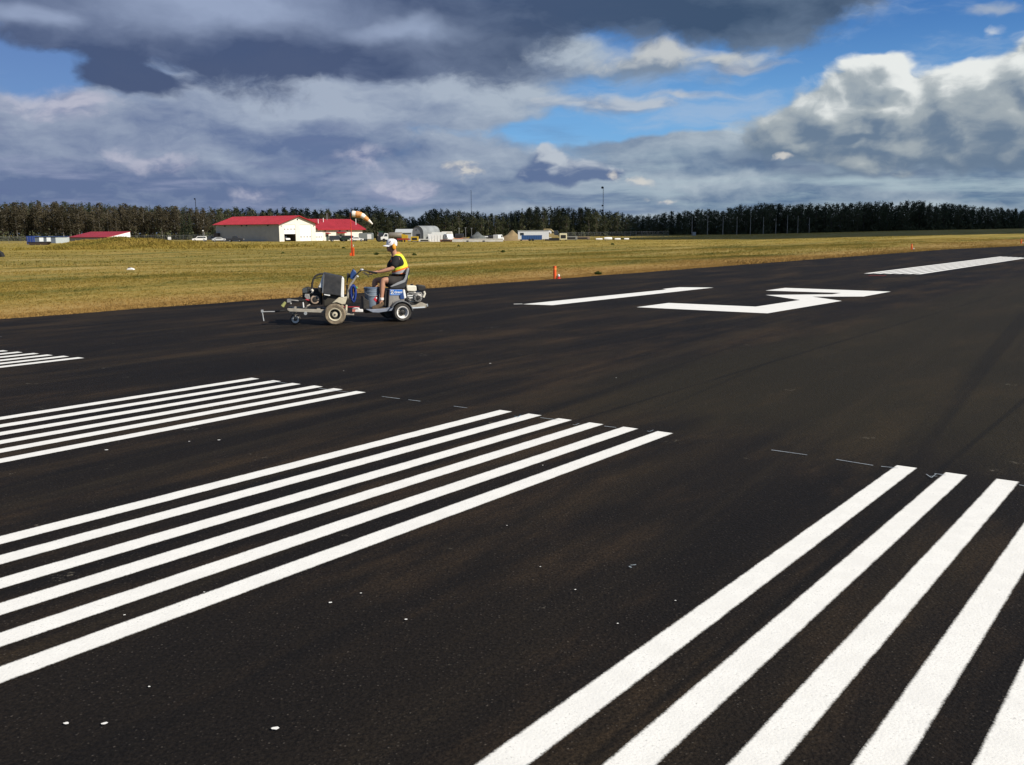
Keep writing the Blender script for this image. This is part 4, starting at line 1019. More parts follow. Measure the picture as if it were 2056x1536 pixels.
def barrier(px, Y, L, label, rz=0, m=None, h=.85):
    p = at(px, Y); o = MB().prism([(-.3, 0), (-.3, .2), (-.14, h*.5), (-.1, h), (.1, h), (.14, h*.5), (.3, .2), (.3, 0)], -L/2, L/2, 'YZ').build('concrete_barrier', m or CONC, bevel=.02)
    o.location = p; o.rotation_euler = (0, 0, rz); tag(o, label, 'barrier', 'concrete barriers along the yard edge')
for i, px in enumerate(np.linspace(918, 1000, 6)):
    barrier(px, 246 + (i % 2)*.6, 2.6, 'grey concrete barrier in the row along the front edge of the yard', random.uniform(-.05, .05))
vehicle(1001, 256, 'van', P_W, 'small white van partly hidden by dark equipment left of the sand heap', 1.2, .8)
generator(988, 258, 2.2, 1.5, 1.6, P_DK, 'pump_set', 'dark pump set between grey heap and small white van', 'pump')
generator(976, 268, 2.4, 1.2, 1.4, P_W, 'fuel_tank', 'white fuel tank behind the concrete barriers', 'tank')
for i, (px, h) in enumerate(((922, 3.6), (935, 3.7), (947, 3.6))):
    p = at(px, 280); t = thing('yard_pole', ('leftmost', 'middle', 'rightmost')[i] + ' of three thin grey poles rising behind the heaps', 'pole', p)
    MB().lathe([(.06, 0), (.05, h)], (0, 0, 0), n=8).build('shaft', GALV, t); MB().span(-.3, .3, -.05, .05, h, h+.1).build('crossarm', GALV, t)
def big_trailer():
    a, b = at(1040, 262), at(1102, 262); u = px_m(a); L = b.x-a.x; h = 19.5*u
    t = thing('site_office', 'white site office trailer with one dark window behind a blue container', 'trailer', a, .0)
    MB().span(0, L, 0, 2.8, .4, h).build('body', mat('office_white', (.62, .64, .66), .6), t, bevel=.03)
    w = MB().span(L*.07, L*.19, -.04, -.003, h*.55, h*.82).build('window', GLASS, t); MB().span(L*.06, L*.20, -.06, -.042, h*.82, h*.85).build('frame', WHITEW, w)
    MB().span(-.1, L+.1, -.12, 2.9, h, h+.12).build('roof', GREY_SHADE, t)
    for f in (.1, .5, .9): MB().span(L*f-.2, L*f+.2, .1, 2.7, 0, .395).build('support', BLACKP, t)
    a, b = at(1047, 254), at(1088, 254); L = b.x-a.x; h = 1.55
    t = thing('dump_trailer', 'dark blue dump trailer in front of the white site office', 'trailer', a)
    m = MB(); cladding(m, (0, 0), (L, 0), .35, h, .1, .55, .05); cladding(m, (L, 0), (L, 2.2), .35, h, .1, .55, .05); m.span(0, L, .01, 2.2, .35, .5); m.build('bin', P_BL, t, fix=False)
    for x in (L*.4, L*.55): MB().lathe([(0, -.1), (.3, -.1), (.33, 0), (.3, .1), (0, .1)], (x, -.03, .33), 'Y', 14).build('wheel', BLACKP, t)
big_trailer()
def excavator(px, Y):
    p = at(px, Y); t = thing('excavator', 'tan excavator with its boom folded, right of the white site office', 'excavator', p, 0)
    for s in (-1, 1): MB().prism([(-1.9, .35), (-1.6, 0), (1.6, 0), (1.9, .35), (1.6, .75), (-1.6, .75)], s*.7, s*1.2).build('track', BLACKP, t)
    MB().prism([(-2.0, .9), (-2.0, 1.9), (.2, 2.0), (.4, 1.5), (1.5, 1.4), (1.5, .9)], -1.1, 1.1).build('body', mat('tan_machine', (.30, .23, .10), .6, dirt=(.1, .08, .05)), t, bevel=.06)
    MB().prism([(.2, 1.5), (.25, 2.75), (1.3, 2.75), (1.55, 1.5)], -1.05, -.1).build('cab', GLASS, t, bevel=.05)
    m = MB(); m.tube([(1.0, .4, 1.6), (-.6, .4, 3.0), (-2.4, .4, 3.1)], [.22, .26, .16], 6); m.tube([(-2.4, .4, 3.1), (-2.9, .4, 1.4)], [.18, .12], 6); m.build('boom', mat('tan_machine', (.3, .23, .1)), t)
    MB().prism([(-3.3, 1.5), (-2.6, 1.5), (-2.5, .9), (-3.2, .8)], .0, .8).build('bucket', BLACKP, t)
excavator(1110, 264)
generator(1131, 258, 2.0, 1.6, 2.1, mat('cream_box', (.66, .60, .40), .6), 'pump_box', 'cream box on skids at the right end of the tan excavator', 'box')
generator(1098, 270, 2.6, 1.2, 3.0, P_W, 'light_plant', 'white lighting plant behind the site office right end', 'generator')
generator(1146, 262, 3.6, 1.3, 1.2, mat('grey_scrap', (.22, .22, .20), .8), 'scrap_bin', 'grey scrap bin right of the cream box', 'bin')
generator(1168, 268, 4.6, 1.4, .95, mat('brown_scrap', (.20, .15, .11), .8), 'timber_stack', 'brown timber stack before the chain-link fence', 'stack')
for i, (px, Y, L, h, lab) in enumerate(((1203, 262, 1.9, .5, 'bright white wrapped bale at the left end of the white row by the fence'), (1221, 258, 2.2, .8, 'tallest bright white wrapped bale in the row by the fence'),
                                       (1240, 260, 1.7, .5, 'third white wrapped bale in the row by the fence'), (1258, 266, 1.5, .45, 'small white wrapped bale at the right end of the row'))):
    p = at(px, Y); o = MB().lathe([(0, -L/2), (h*.45, -L/2+.05), (h*.52, -L/2+.2), (h*.55, 0), (h*.5, L/2-.2), (h*.42, L/2-.05), (0, L/2)], (0, 0, h*.5), 'X', 14).build('wrapped_bale', mat('white_wrap', (.80, .80, .78), .4, var=.06, bump=.3), smooth=True)
    o.location = p; o.rotation_euler = (0, 0, random.uniform(-.3, .3)); tag(o, lab, 'bale', 'white bales by the fence')

# poles and masts
WOODP = mat('weathered_pole', (.30, .27, .23), .9, var=.2, scale=1.5)
for i, (px, top, bot) in enumerate(((1389, 434, 471), (1420, 432, 472), (1451, 434, 470), (1479, 435, 469), (1506, 436, 467), (1532, 435, 467), (1557, 437, 466.5), (1580, 432, 466), (1601, 433, 466), (1624, 437, 466))):
    Y = 405 + 5*i; p = at(px, Y); h = at_depth(px, top, Y).z - p.z
    t = thing('utility_pole', 'bare grey utility pole in the line before the dark wood', 'pole', p, 0, 'utility poles before the dark wood')
    MB().tube([(0, 0, -.2), (0.03, 0, h*.5), (0, 0, h)], [.15, .13, .10], 8).build('shaft', WOODP, t)
    MB().tube([(0, -.05, h-.5), (.0, .05, h-.5), (0, .05, h-.2)], .06, 6).build('insulator', GALV, t)
p = at(1394, 402); t = thing('electrical_box', 'small grey electrical cabinet at the foot of the first utility pole', 'cabinet', p); MB().span(-.7, .7, 0, .8, 0, 1.5).build('housing', GALV, t, bevel=.04); MB().span(-.5, .5, -.03, -.003, .2, 1.3).build('door', GREY_SHADE, t)
def mast(px, top, Y, label, r, lamps):
    p = at(px, Y); h = at_depth(px, top, Y).z - p.z; t = thing('radio_mast', label, 'mast', p)
    m = MB()
    for k in range(3):
        a = k*2.094; m.tube([(r*math.cos(a), r*math.sin(a), 0), (r*.8*math.cos(a), r*.8*math.sin(a), h)], .05, 5)
    z = 0
    while z < h - 1:
        for k in range(3):
            a, b = k*2.094, (k+1)*2.094; m.tube([(r*.9*math.cos(a), r*.9*math.sin(a), z), (r*.9*math.cos(b), r*.9*math.sin(b), z+1)], .025, 4)
        z += 1
    m.build('lattice', mat('mast_steel', (.10, .08, .09), .7), t)
    for f, s in lamps:
        MB().lathe([(0, 0), (s*.6, .05), (s, s*.8), (s*.6, s*1.5), (0, s*1.6)], (-s*.6, 0, h*f - s), n=10).build('antenna', BLACKP, t)
mast(1210.5, 376, 520, 'lattice radio mast with dark drum antennas rising above the wood', .28, ((1.0, .75), (.62, .55), (.52, .6)))
mast(947, 382, 560, 'very thin tall mast above the wood behind the yard', .14, ((1.0, .15),))
mast(396.5, 399, 520, 'faint thin mast above the treeline left of the hangar', .16, ((1.0, .5),))

# ------------------------------------------------------------------ airfield furniture
ORANGE = mat('marker_orange', (.75, .10, .015), .5, var=.06, spec=.4)
REDOR = mat('windsock_red', (.58, .055, .02), .5, var=.1)
def windsock():
    p = put(707, 514); u = px_m(p); t = thing('windsock', 'orange and white windsock on a red pole between runway and hangar', 'windsock', p, 0)
    H = (514 - 430)*u
    m = MB(); m.tube([(0, 0, 0), (-.02, 0, H*.5), (-.045, 0, H)], [.06, .05, .035], 10); m.build('pole', REDOR, t, smooth=True)
    MB().box((-.02, 0, H*.13), (.10, .12, H*.26)).build('sleeve', mat('sleeve_red', (.50, .035, .015), .6), t, bevel=.015)
    MB().box((.16, -.02, H*.10), (.16, .16, H*.20)).build('base_post', ORANGE, t, bevel=.015)
    MB().box((-.12, -.04, .15), (.20, .2, .30)).build('base_box', ORANGE, t, bevel=.02)
    MB().box((.17, -.01, H*.245), (.07, .02, .16)).build('plate', WHITEW, t)
    # swivel frame and the filled sock, drooping towards its tip
    m = MB(); m.tube([(-.05, 0, H-.02), (-.05, 0, H+.20)], .03, 8); m.tube([(-.10, 0, H+.05), (.30, 0, H+.05)], .018, 6); m.tube([(-.08, 0, H+.12), (.3, 0, H+.2)], .014, 6)
    m.build('swivel', BLACKP, t)
    ctr = [(719-8.5, 431.5), (724, 433), (731, 436), (738, 441.5), (744, 446.5), (749.5, 452)]; dia = [12.5, 12, 10.5, 8.2, 5.2, 2.6]
    pts = [Vector(((x-707)*u, 0, (514-y)*u)) for x, y in ctr]; dd = [d*u/2 for d in dia]
    bands = 5
    fine = []; rad = []
    for i in range(41):
        f = i/40*(len(pts)-1); k = min(int(f), len(pts)-2); g = f-k
        fine.append(pts[k].lerp(pts[k+1], g)); rad.append((dd[k]*(1-g)+dd[k+1]*g)*(1+.03*math.sin(i*1.3)))
    W_ = mat('sock_white', (.80, .74, .66), .8, var=.05); O_ = mat('sock_orange', (.72, .32, .11), .8, var=.08)
    root = None
    cuts = [0, 4, 13, 20, 29, 40]
    for b in range(5):
        sl = slice(cuts[b], cuts[b+1]+1); o = MB().tube(fine[sl], rad[sl], 20, caps=(b == 4)).build('sock_band', (W_ if b % 2 == 0 else O_), t, smooth=True)
    m = MB(); ring = [(fine[0] + Vector((0, math.cos(a)*rad[0], math.sin(a)*rad[0]))) for a in np.linspace(0, 6.2832, 21)]; m.tube(ring, .014, 6); m.build('hoop', GALV, t)
windsock()
def marker(px, py, label, h=.48):
    p = Vector((*G(px, py), 0)); p.z = terrain(p.x, p.y); t = thing('runway_marker', label, 'marker', p, THETA*.0, 'orange markers along the runway edge')
    MB().lathe([(.055, 0), (.055, h-.02), (.05, h), (0, h)], (0, 0, 0), n=14).build('tube', ORANGE, t, smooth=True)
    MB().lathe([(.057, h*.72), (.0575, h*.8), (.057, h*.86)], (0, 0, 0), n=14).build('reflector_band', mat('reflective_orange', (.85, .25, .05), .3), t)
    l = MB().lathe([(.075, 0), (.075, .05), (.045, .08), (.045, .12)], (.13, -.06, 0), n=14).build('edge_light', mat('lamp_red_body', (.50, .04, .03), .5), t, smooth=True)
    MB().ell((.13, -.06, .15), (.042, .042, .055)).build('lens', mat('lamp_lens', (.75, .76, .74), .15, spec=.6), l, smooth=True)
marker(1114, 559, 'orange tube marker nearest the camera, at the grass edge above the figure one')
marker(1830, 503, 'orange tube marker at the grass edge above the far stripe block')
marker(2050, 490.5, 'most distant orange tube marker, at the right edge of the picture')
def small_things():
    p = put(262, 543); u = px_m(p); t = thing('ground_marker', 'small white cone marker with dark top lying in the grass at left', 'marker', p)
    MB().prism([(-.17, .02), (-.10, .1), (.03, .13), (.17, .08), (.19, .02)], -.1, .1).build('shell', WHITEW, t, bevel=.02); MB().ell((-.02, -.03, .12), (.08, .06, .035)).build('cap', BLACKP, t, smooth=True)
    p = put(1, 516); t = thing('dark_equipment', 'black piece of equipment in the grass at the far left edge', 'equipment', p)
    MB().prism([(-.9, 0), (-.85, .5), (-.3, .8), (.25, .45), (.4, 0)], -.3, .3).build('case', BLACKP, t, bevel=.05); MB().tube([(-.6, 0, .5), (-.5, 0, .9), (-.1, 0, .85)], .03, 6).build('handle', GALV, t)
    def bush(px, py, w, label, gm):
        p = put(px, py); V, F = [], []; w *= .62
        for k in range(160):
            a = rng.uniform(0, 6.28); e = rng.uniform(.1, 1.5); r = w*rng.uniform(.3, 1); c = Vector((r*math.cos(a)*math.cos(e), r*math.sin(a)*math.cos(e), r*.75*math.sin(e) + .02))
            d = Vector(rng.normal(size=3)).normalized(); q = d.orthogonal().normalized()*w*.13; v = d.cross(q).normalized()*w*.30; o = len(V)
            V += [tuple(c-q), tuple(c+v), tuple(c+q), tuple(c-v)]; F.append((o, o+1, o+2, o+3))
        mb = MB(); mb.v, mb.f = V, F; o = mb.build('low_bush', gm, fix=False); o.location = p; tag(o, label, 'bush', 'low green bushes in the grass')
    gm = leaf_mat('bush_leaves', (.06, .085, .022), (.13, .15, .04))
    bush(1201, 553, .26, 'small green bush at the asphalt edge right of the nearest marker', gm)
    for px, py, w, lab in ((756, 512, .5, 'green bush in the grass just left of the rider\'s cap'), (832, 513, .45, 'green bush in the grass right of the rider\'s shoulder'), (568, 509, .35, 'small green bush in the grass above the machine\'s hood'),
                           (1010, 507, .5, 'green bush in the grass below the tan sand heap'), (921, 495, .5, 'green bush in the grass below the brown soil heap'), (1230, 492, .6, 'green bush in the grass below the white bales'), (690, 499, .5, 'green bush in the grass left of the windsock base')):
        bush(px, py, w, lab, gm)
small_things()

# ------------------------------------------------------------------ the line striping machine
class Frame:
    """vertical-plane frame on the runway: u forward (image left), n towards the camera, w up"""
    def __init__(s, wheel_px, wheel_n, ang):
        c, sn = math.cos(ang), math.sin(ang); s.f = Vector((-c, -sn, 0)); s.n = Vector((sn, -c, 0)); s.rz = math.pi + ang
        P = on_z(*wheel_px, RWZ); s.o = P - s.n*wheel_n
    def L(s, px, py, n=0.0):
        d = ray(px, py); o = Vector((0, 0, CAMH)) - s.o; t = (n - o.dot(s.n))/d.dot(s.n); p = o + d*t
        return Vector((p.dot(s.f), n, p.z))
F1 = Frame((672.4, 653.3), .36, R(10.5)); F2 = Frame((807.8, 645.8), .33, R(19))
MACH = thing('line_striping_machine', 'ride-on line striping machine with black hood, grey seat and petrol engines', 'line striper', F1.o, F1.rz)
REAR_M = Matrix.Translation(F1.o).inverted() if False else (Matrix.Translation(F1.o) @ Matrix.Rotation(F1.rz, 4, 'Z')).inverted() @ (Matrix.Translation(F2.o) @ Matrix.Rotation(F2.rz, 4, 'Z'))
def rear(o): o.matrix_basis = REAR_M; return o
DUST = mat('dusty_steel', (.34, .31, .255), .65, .15, var=.15, scale=9, dirt=(.20, .16, .11), dirt_amt=.6)
TAN = mat('overspray_cream', (.58, .52, .38), .7, var=.12, scale=10, dirt=(.30, .26, .18), dirt_amt=.5)
DTYRE = mat('dusty_tyre', (.21, .165, .11), .95, var=.25, scale=14, bump=.4, dirt=(.07, .055, .04), dirt_amt=.7)
TYRE = mat('tyre', (.055, .050, .044), .9, var=.25, scale=14, bump=.3, dirt=(.12, .10, .08), dirt_amt=.5)
RIMW = mat('rim_white', (.72, .70, .66), .5, var=.08, scale=12, dirt=(.35, .30, .25), dirt_amt=.4)
HOODM = mat('hood_black', (.030, .031, .034), .62, var=.25, scale=10, bump=.15, dirt=(.07, .065, .06), dirt_amt=.4)
WH = mat('machine_white', (.80, .80, .77), .45, var=.05, scale=8)
BLK = mat('machine_black', (.020, .019, .018), .6, var=.3, scale=12, dirt=(.07, .06, .045), dirt_amt=.5)
STEEL = mat('bright_steel', (.62, .62, .60), .35, .6, var=.1, scale=12)
ALU = mat('cast_aluminium', (.33, .32, .30), .5, .4, var=.2, scale=20, dirt=(.12, .11, .10), dirt_amt=.5)
MBLUE = mat('control_blue', (.025, .065, .20), .45, var=.15, scale=10)
HBLUE = mat('hose_blue', (.02, .045, .22), .4, var=.2, scale=10)
LBLUE = mat('label_blue', (.035, .16, .52), .4, var=.05, scale=10)
SEATG = mat('seat_grey', (.27, .28, .29), .6, var=.08, scale=10, bump=.1)
SEATB = mat('seat_shell', (.025, .026, .028), .6, var=.2, scale=10)
CREAMT = mat('tank_cream', (.70, .66, .55), .4, var=.05, scale=10)
BUCK = mat('pail_grey_blue', (.185, .225, .275), .5, var=.06, scale=8)
REDD = mat('label_red', (.45, .02, .035), .5)
def wheel(frame_fn, c, n0, r, wid, rr, tyre, rim, side, name='wheel', lugs=0, disc=.72, dish=None, cap=None):
    x, z = c; w2 = wid/2
    prof = [(rr, -w2*.86), (r*.86, -w2), (r*.965, -w2*.72), (r, -w2*.3), (r, w2*.3), (r*.965, w2*.72), (r*.86, w2), (rr, w2*.86)]
    m = MB().lathe(prof, (x, n0, z), 'Y', 36, True)
    if lugs:
        for i in range(lugs):
            a = 2*math.pi*i/lugs; m.box((x + math.cos(a)*r, n0, z + math.sin(a)*r), (.012, wid*.7, .018), Matrix.Rotation(-a, 3, 'Y'))
    o = frame_fn(m.build(name, tyre, MACH, smooth=True))
    h = side*w2
    m = MB().lathe([(rr*1.0, h*.86), (rr*.97, h*1.02), (rr*.84, h*.95), (rr*.80, h*.30), (rr*disc, h*.10)], (x, n0, z), 'Y', 30, caps=False)
    m.build('rim', rim, o, smooth=True)
    m = MB().lathe([(rr*disc, h*.101), (rr*disc*.9, h*.06), (rr*.42, h*.04)], (x, n0, z), 'Y', 30, caps=False); m.build('dish', dish or BLK, o, smooth=True)
    m = MB().lathe([(rr*.42, h*.04), (rr*.40, h*.70), (rr*.30, h*.78), (0, h*.78)], (x, n0, z), 'Y', 20, caps=False); m.build('hub_cap', cap or rim, o, smooth=True)
    m = MB(); m.lathe([(rr*.13, h*.79), (rr*.13, h*.95), (0, h*.97)], (x, n0, z), 'Y', 14)
    for i in range(5):
        a = 2*math.pi*i/5 + .3; m.lathe([(rr*.055, h*.03), (rr*.055, h*.25), (0, h*.26)], (x + math.cos(a)*rr*.56, n0, z + math.sin(a)*rr*.56), 'Y', 8)
    m.build('hub', BLK, o)
    return o
idf = lambda o: o
L1, L2 = F1.L, F2.L
def P1(pts, n): return [L1(x, y, n) for x, y in pts]
def P2(pts, n): return [L2(x, y, n) for x, y in pts]
def UW(v): return (v.x, v.z)
def pr1(pts, na, nb, ref=None): return MB().prism([UW(L1(x, y, max(na, nb) if ref is None else ref)) for x, y in pts], na, nb)
def pr2(pts, na, nb, ref=None): return MB().prism([UW(L2(x, y, max(na, nb) if ref is None else ref)) for x, y in pts], na, nb)
def front_unit():
    c = L1(672.4, 631.5, .36); r = c.z
    for n0, s in ((.33, 1), (-.33, -1)): wheel(idf, (c.x, r), n0, r, .11, r*.60, DTYRE, TAN, s, 'drive_wheel', 0, .78)
    m = MB().lathe([(.022, -.36), (.022, .36)], (c.x, 0, r), 'Y', 10); m.build('axle', BLK, MACH)
    # chassis rails and cross members
    for n0 in (.22, -.22):
        a, b = L1(577, 621.5, .22), L1(697, 626, .22)
        MB().prism([(a.x, a.z + .022), (a.x, a.z - .012), (a.x - .04, a.z - .035), (b.x, b.z - .035), (b.x, b.z + .028)], n0 - .025, n0 + .025).build('chassis_rail', DUST, MACH, bevel=.005)
    a = L1(590, 621, 0); b = L1(640, 621, 0)
    m = MB(); m.span(a.x-.02, a.x+.02, -.22, .22, a.z-.02, a.z+.02); m.span(b.x-.03, b.x+.03, -.22, .22, a.z-.02, a.z+.02); m.build('cross_member', DUST, MACH)
    a = L1(690, 624, 0); MB().span(a.x-.02, L1(648, 624, 0).x, -.24, .24, a.z+.02, a.z+.05).build('deck_plate', BLK, MACH)
    m = MB(); k = L1(613.5, 629, .24); m.lathe([(.03, -.02), (.03, .02)], (k.x, .25, k.z), 'Y', 12); m.build('clamp', STEEL, MACH)
    m = MB(); k = L1(593, 617.5, .22); m.lathe([(.022, -.02), (.022, .02)], (k.x, .22, k.z), 'Y', 12); k = L1(617, 616.5, .2); m.tube([(k.x+.03, .2, k.z-.02), (k.x, .22, k.z+.02), (k.x-.05, .2, k.z+.045)], .014, 6); m.build('latch', DUST, MACH)
    # castor
    c = L1(593.2, 641, .0); r = c.z; o = wheel(idf, (c.x, r), 0, r, .07, r*.72, TYRE, RIMW, 1, 'castor_wheel', 0, .5, RIMW, BLK)
    m = MB(); tp = L1(587, 626, 0)
    for s in (-.055, .055): m.tube([(c.x, s, r), (c.x + .02, s, r + .10), (tp.x - .03, s, tp.z - .01)], .014, 6)
    m.span(tp.x-.07, tp.x+.05, -.07, .07, tp.z-.02, tp.z+.005); m.build('castor_fork', DUST, MACH)
    # pointer rod ahead
    m = MB(); m.tube(P1([(526.9, 626), (552, 625.6)], .1), .010, 8); m.build('pointer_rod', STEEL, MACH)
    m = MB(); m.tube(P1([(552, 625.6), (580, 622.5)], .1), .013, 8); m.build('pointer_arm', BLK, MACH)
    m = MB(); m.tube(P1([(525.8, 622.2), (529.6, 644.5)], .1), .010, 8); k = L1(526.5, 624.5, .1); m.box(k, (.04, .04, .045)); m.build('pointer', STEEL, MACH)
    # spray gun arm
    m = MB(); m.tube(P1([(579, 602), (600, 604)], .18), .012, 8); m.tube(P1([(579, 601.5), (584.5, 610.5)], .18), .016, 8); k = L1(580.5, 603.5, .18); m.box(k, (.07, .05, .06)); m.build('gun_arm', ALU, MACH)
    m = MB(); m.tube(P1([(600, 604), (614, 602.5)], .18), .018, 8); m.build('gun_bar', BLK, MACH)
    a = L1(573, 606.5, .2); b = L1(567, 615, .2); MB().tube([a, b], [.022, .034], 10).build('spray_gun', mat('gun_olive', (.34, .34, .12), .5), MACH)
    m = MB(); m.tube(P1([(608.4, 605), (609.6, 617.5)], .2), .012, 8); m.tube(P1([(606, 600), (592, 606), (586, 604)], .16), .008, 6); m.tube(P1([(612, 590), (598, 598), (583, 600)], .12), .007, 6); m.build('hose', BLK, MACH)
    MB().tube(P1([(608.4, 607), (609.6, 617.5)], .225), .012, 8).build('stay', WH, MACH)
    # engine, pump and pulley under the hoop
    m = pr1([(607, 580), (618, 577), (626, 579.5), (646, 580), (648, 612), (622, 612), (612, 600), (607, 600)], -.17, .10); m.build('engine', BLK, MACH, bevel=.015)
    m = pr1([(606.5, 580), (617, 578), (617, 588), (607, 589)], .10, .15); m.build('air_filter', mat('filter_grey', (.06, .07, .075), .6), MACH, bevel=.01)
    m = pr1([(612, 590), (621, 591), (623, 600), (617, 602), (611, 596)], .10, .16); m.build('carburettor', ALU, MACH, bevel=.008)
    MB().tube(P1([(625, 581), (628, 585), (626.5, 588)], .13), [.03, .025, .02], 8).build('filler_cap', mat('cap_cream', (.6, .56, .48), .5), MACH)
    k = L1(632.6, 601.2, .12); o = MB().lathe([(0, .0), (.078, .0), (.082, .03), (.076, .05), (.052, .055), (.05, .03), (.0, .03)], (k.x, .11, k.z), 'Y', 26).build('pulley', mat('pulley_dust', (.40, .30, .22), .7, dirt=(.18, .13, .1)), MACH, smooth=True)
    MB().lathe([(.05, .031), (.046, .06), (.02, .065), (0, .065)], (k.x, .11, k.z), 'Y', 18).build('recoil_cup', BLK, o)
    m = MB(); m.tube(P1([(615, 589.5), (630, 589.5), (646, 591)], .13), .013, 6); m.tube(P1([(643, 588), (643.4, 612)], .13), .016, 6); m.build('bracket', BLK, MACH)
    m = pr1([(641.5, 584), (645, 584), (645.5, 592), (641.5, 592)], .11, .135); m.build('regulator', mat('dull_brass', (.30, .22, .12), .5), MACH)
    MB().tube(P1([(613, 601.5), (621, 603)], .17), .012, 6).build('red_hose', REDD, MACH)
    # roll hoop
    arc = [(626.3, 580), (626.8, 570), (629, 561), (632.5, 555.2), (637, 551.8), (643, 550), (650, 549.8)]
    for n0 in (.20, -.20): MB().tube(P1([(px, py) for px, py in arc], n0), .018, 10).build('hood_bar', BLK, MACH, smooth=True)
    MB().tube(P1([(629, 561), (636, 558.2), (648, 556)], .19), .008, 6).build('hose', BLK, MACH)
    # hood: white shell with wide dark side panel
    hood = pr1([(649, 549.6), (651.2, 550), (688.2, 557.6), (691, 559.5), (690.5, 598), (684, 597), (684, 593), (648, 588.5), (639, 576.5), (641, 574)], -.24, .24).build('hood', WH, MACH, bevel=.012)
    m = pr1([(650.5, 549.8), (686.3, 557.4), (684.4, 594.4), (647.8, 589.2)], .238, .262); m.build('side_panel', HOODM, hood, bevel=.01)
    m = pr1([(650.5, 548.6), (687, 556.3), (687, 558.2), (650.5, 550.4)], -.25, .262); m.build('top_panel', HOODM, hood, bevel=.004)
    m = pr1([(649.3, 551), (651.6, 551.4), (648.8, 589), (646.6, 588.4)], .255, .275, .27); m.build('rivet_strip', mat('rivet_grey', (.13, .135, .14), .5, bump=.5), hood)
    m = pr1([(651, 590.5), (663, 592.2), (662.5, 594.2), (650.8, 592.2)], .245, .27); m.build('data_plate', WH, hood)
    m = pr1([(638, 576), (646.5, 578), (646.5, 586), (640, 585)], .15, .245); m.build('hood_foot', BLK, hood)
    m = pr1([(648, 589), (688, 595), (690, 612), (650, 616)], -.20, .20); m.build('hopper', mat('hopper_brown', (.035, .030, .022), .7, var=.3, scale=9), MACH, bevel=.02)
    m = pr1([(666, 609), (679.5, 597.2), (698, 595.5), (693, 611), (686.5, 611.5), (676, 607.2)], .19, .235); m.build('wheel_guard', TAN, MACH, bevel=.012)
    # handle post, control box, bars
    for n0, hs in ((.14, 1), (-.14, 1)):
        MB().tube(P1([(692, 606), (698, 597), (700.5, 582), (704, 571.5), (710, 563), (716, 553)], n0), .021, 10).build('handle_post', DUST, MACH, smooth=True)
    m = MB(); m.tube(P1([(695.5, 612), (695, 627)], .16), .02, 8); m.build('upright', TAN, MACH)
    MB().tube(P1([(690, 604), (697, 590), (696.5, 572)], .05), .018, 8).build('rear_stay', BLK, MACH)
    m = pr1([(709.3, 540.6), (715.8, 546.5), (714, 556), (708.5, 561.5), (702.5, 559), (704, 549.5)], -.16, .16); m.build('control_box', MBLUE, MACH, bevel=.012)
    m = pr1([(697, 548.5), (702, 549.5), (702.8, 556), (699, 560), (698, 570), (695.8, 569), (696.5, 558)], -.05, .1); m.build('control_bracket', BLK, MACH, bevel=.008)
    m = pr1([(716, 551.5), (720.5, 554.5), (719, 557), (715.2, 554)], .10, .14); m.build('toggle', WH, MACH)
    for n0 in (.19, -.19):
        MB().tube(P1([(713, 553.5), (719, 548), (725.6, 542.4), (731, 543), (741, 544.6), (757, 547.6)], n0), .013, 8).build('handlebar', BLK, MACH, smooth=True)
        MB().tube(P1([(740, 545), (757, 548.4)], n0), .019, 10).build('grip', BLACKP, MACH, smooth=True)
        m = MB(); m.tube(P1([(731, 545.5), (736, 549.5), (741, 556)], n0), .008, 6); m.tube(P1([(728, 546), (735, 551.5), (748, 551)], n0), .008, 6); m.build('brake_lever', BLK, MACH)
    MB().tube([L1(725.6, 542.4, .19), L1(725.6, 542.4, -.19)], .014, 8).build('cross_bar', ALU, MACH)
    k = L1(726.5, 541.6, .19); MB().ell(k, (.035, .025, .022)).build('clamp_cap', STEEL, MACH)
    # hose coils hanging on the post
    m = MB()
    for i in range(13):
        n0 = .0 + i*.02; c = L1(709.5 + .9*math.sin(i*2.1), 589.5 - .6*math.cos(i*1.3), n0); a, b = .050 - .030*((i*5) % 13)/13 + .006*math.sin(i*1.7), .162 - .04*((i*7) % 13)/13
        m.tube([(c.x + a*math.cos(t)*(1+.25*math.sin(t)), n0, c.z + b*math.sin(t)) for t in np.linspace(0, 2*math.pi, 25)], .011, 7)
    m.build('hose_coil', HBLUE, MACH, smooth=True)
    m = MB(); m.tube(P1([(714, 583), (709, 597), (706, 602)], .22), .008, 6); k = L1(716.4, 577.5, .2); m.build('hose_tie', STEEL, MACH)
    MB().ell(L1(716.2, 577.5, .2), (.018, .018, .02)).build('fitting', mat('fitting_green', (.10, .35, .15), .5), MACH)
    # hitch
    MB().tube(P1([(690, 616.2), (722, 616.6)], .16), .008, 6).build('red_rod', REDD, MACH)
    m = pr1([(707, 620), (712, 617.6), (722, 618.4), (722, 621), (729, 621.4), (729, 626.8), (708, 626.6)], .04, .13); m.build('hitch_block', RIMW, MACH, bevel=.01)
    m = pr1([(707.5, 621), (714, 621), (713, 626), (707.5, 626)], .131, .137); m.build('hitch_label', mat('faded_red', (.48, .16, .12), .6), MACH)
    m = pr1([(694, 629), (711, 629.4), (711, 633), (694, 632.6)], .02, .10); m.build('tow_bar', DUST, MACH, bevel=.006)
front_unit()
